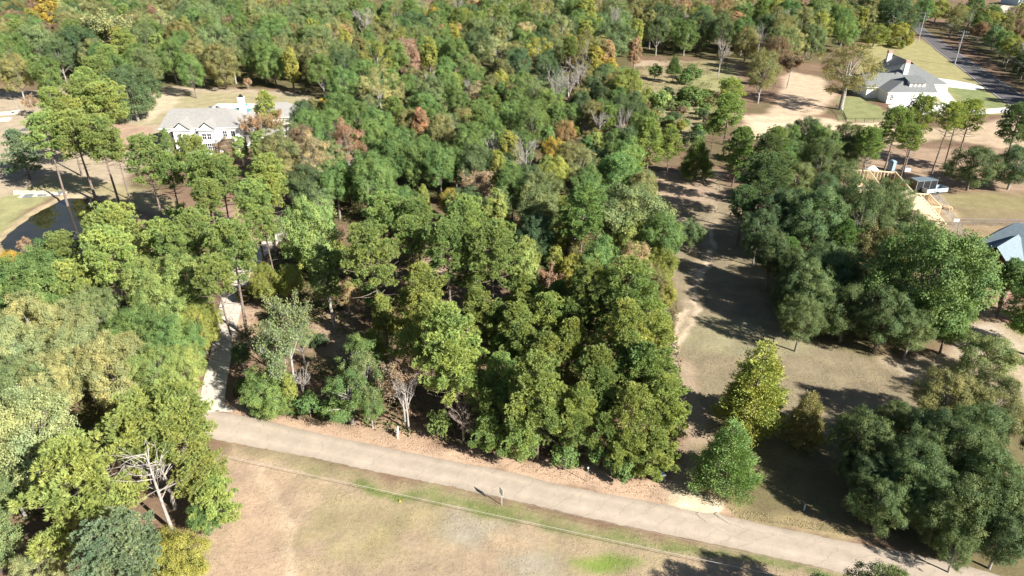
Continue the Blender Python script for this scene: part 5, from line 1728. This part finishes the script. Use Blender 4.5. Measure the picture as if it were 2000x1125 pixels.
rgc = random.Random(5)
LEAF_GAIN = 2.1
for t in TREES:
    pr_ = rgc.choice(PROTO[t['kind']])
    nm, cat, _ = KIND[t['kind']]
    if nm == 'broadleaf_tree':
        nm = 'grey_green_tree' if t['ck'] in ('gray', 'pale', 'grove') else nm if t['ck'] in ('green', 'dark', 'bright', 'light', 'deep') else 'autumn_tree'
    e = empty(nm, (t['X'], t['Y'], 0), rgc.uniform(0, 6.28), t['label'], cat, t.get('group'))
    sx = t['R'] / pr_['R']
    nat = sx * pr_['H']
    Ht = max(nat * .75, min(t['H'], nat * 1.6))
    szc = min(Ht / pr_['H'], sx * STRETCH.get(t['kind'], 1.28))
    lift = max(0, Ht - szc * pr_['H'])
    e.rotation_euler = (rgc.gauss(0, .025), rgc.gauss(0, .025), e.rotation_euler[2])
    c = COLR[t['ck']]
    v = rgc.uniform(.86, 1.16)
    hshift = rgc.gauss(0, .05)
    v *= LEAF_GAIN
    colr_ = (c[0] * 1.16 * v * (1 + hshift), c[1] * v, c[2] * 1.2 * v * (1 - hshift * .5), 1)
    bk = BARK.get(t['kind'], rgc.choice([(.16, .13, .11), (.22, .19, .165), (.30, .275, .25)]))
    if t['kind'] == 'bare' and t['ck'] == 'russet':
        bk = (.29, .23, .19)
    o = link('trunk', pr_['trunk'], e)
    o.scale = (sx, sx, Ht / pr_['H'])
    o.color = (*bk, 1)
    if 'branches' in pr_:
        o = link('branches', pr_['branches'], e)
        o.scale = (sx, sx, Ht / pr_['H'])
        o.color = (*[q * 1.05 for q in bk], 1)
    if 'crown' in pr_:
        o = link('crown', pr_['crown'], e, (0, 0, 0 if 'branches' in pr_ else lift))
        o.scale = (sx, sx, Ht / pr_['H'] if 'branches' in pr_ else szc)
        o.color = colr_

# the dead leaning pine snag by the near-left grove
rg = np.random.default_rng(99)
for (bx, by, tx, ty, tz, lab) in ((337, 1036, 284, 884, 9.5, 'dead white pine snag with broken bare limbs, nearer the bottom edge'), (341, 992, 306, 900, 8.0, 'grey dead pine trunk standing behind the white snag')):
    X, Y = at(bx, by)
    tX, tY = at(tx, ty, tz)
    s = empty('dead_tree', (X, Y, 0), 0, lab, 'dead tree', 'dead pine trunks in the near-left grove')
    m = MB()
    top = np.array([tX - X, tY - Y, tz])
    limb(m, (0, 0, -.4), top, .2, .06, rg, 8, 8, .05)
    o = m.build('trunk', M['bark'], s, smooth_=True)
    o.color = (.36, .32, .285, 1)
    for k in range(15):
        f = rg.uniform(.38, 1.0)
        az = rg.random() * 6.28
        L = rg.uniform(1.4, 3.8) * (1.2 - .45 * f)
        m = MB()
        a0 = top * f
        e0 = a0 + np.array([math.cos(az) * L, math.sin(az) * L, L * rg.uniform(.1, .75)])
        limb(m, a0, e0, .055, .016, rg, 5, 5, .14)
        for j in range(3):
            q = a0 + (e0 - a0) * rg.uniform(.35, .9)
            limb(m, q, q + rg.normal(size=3) * .6 + (e0 - a0) * .25, .024, .009, rg, 4, 3, .12)
        o = m.build('limb', M['bark'], s, smooth_=True)
        o.color = (.40, .36, .32, 1)

# ------------------------------------------------------------------ loose cover: fallen leaves and low weeds
rg = np.random.default_rng(5)


def scatter(polys, n, zlo, zhi, size, mat, name, lo=.3, clump=None):
    pts = []
    for poly, share in polys:
        g = P(poly)
        ga = np.array(g)
        k = int(n * share * 3)
        x = rg.uniform(ga[:, 0].min(), ga[:, 0].max(), k)
        y = rg.uniform(ga[:, 1].min(), ga[:, 1].max(), k)
        ok = inside(x, y, g)
        if clump:
            ok &= fnoise(x, y, clump, 51) > lo - .3 + rg.normal(size=k) * .05
        pts.append(np.stack([x[ok], y[ok]], -1)[:int(n * share)])
    p = np.concatenate(pts)
    z = rg.uniform(zlo, zhi, len(p))
    c = np.concatenate([p, z[:, None]], 1)
    Q = leaf_quads(c, np.tile(np.array([0, 0, 1.]), (len(c), 1)), size, rg, .55, .6)
    Q[:, :, 2] = np.maximum(Q[:, :, 2], .015)
    o = link(name, quads_mesh(name, Q, rg.random(len(Q)), mat))
    tag(o, kind='stuff')
    return o


WOOD = "450,812 470,640 560,440 640,240 1000,230 1290,420 1325,600 1335,900 1240,925 1000,890 700,835"
scatter([(WOOD, .6), ("240,480 420,440 480,560 400,780 -100,1200 -300,700", .18), ("1490,350 1720,350 1900,650 1700,700 1500,600", .1)], 70000, .02, .12, .24, M['litter'], 'fallen_leaves')
o = scatter([(WOOD, .6), ("-300,560 240,540 400,620 380,760 240,850 -100,1200", .25), ("1250,120 1420,112 1440,170 1420,245 1310,310 1250,255", .15)], 70000, .05, .7, .34, M['leaf'], 'undergrowth', .36, 5)
o.color = (.095, .115, .04, 1)
o = scatter([("420,870 850,955 1250,1040 1700,1140 1690,1250 380,1250 400,1000", .3), ("1330,610 1480,620 1700,700 1840,760 1640,860 1400,860 1310,740", .4), ("1420,990 1700,1040 1700,1052 1440,1012", .1), ("-50,440 120,345 300,180 600,185 560,240 240,350", .2)], 26000, .01, .03, .11, M['leaf'], 'dry_grass', .25, 3)
o.color = (.36, .30, .18, 1)
scatter([("440,800 520,818 660,850 827,884 998,916 1185,958 1302,980 1290,950 1150,915 1000,880 850,850 700,825 520,806 440,798", 1.0)], 7000, .02, .07, .13, mat_noisy('pale_pine_straw', (.40, .27, .185), .3, .8, .9, .15), 'roadside_leaves', .2, 2)
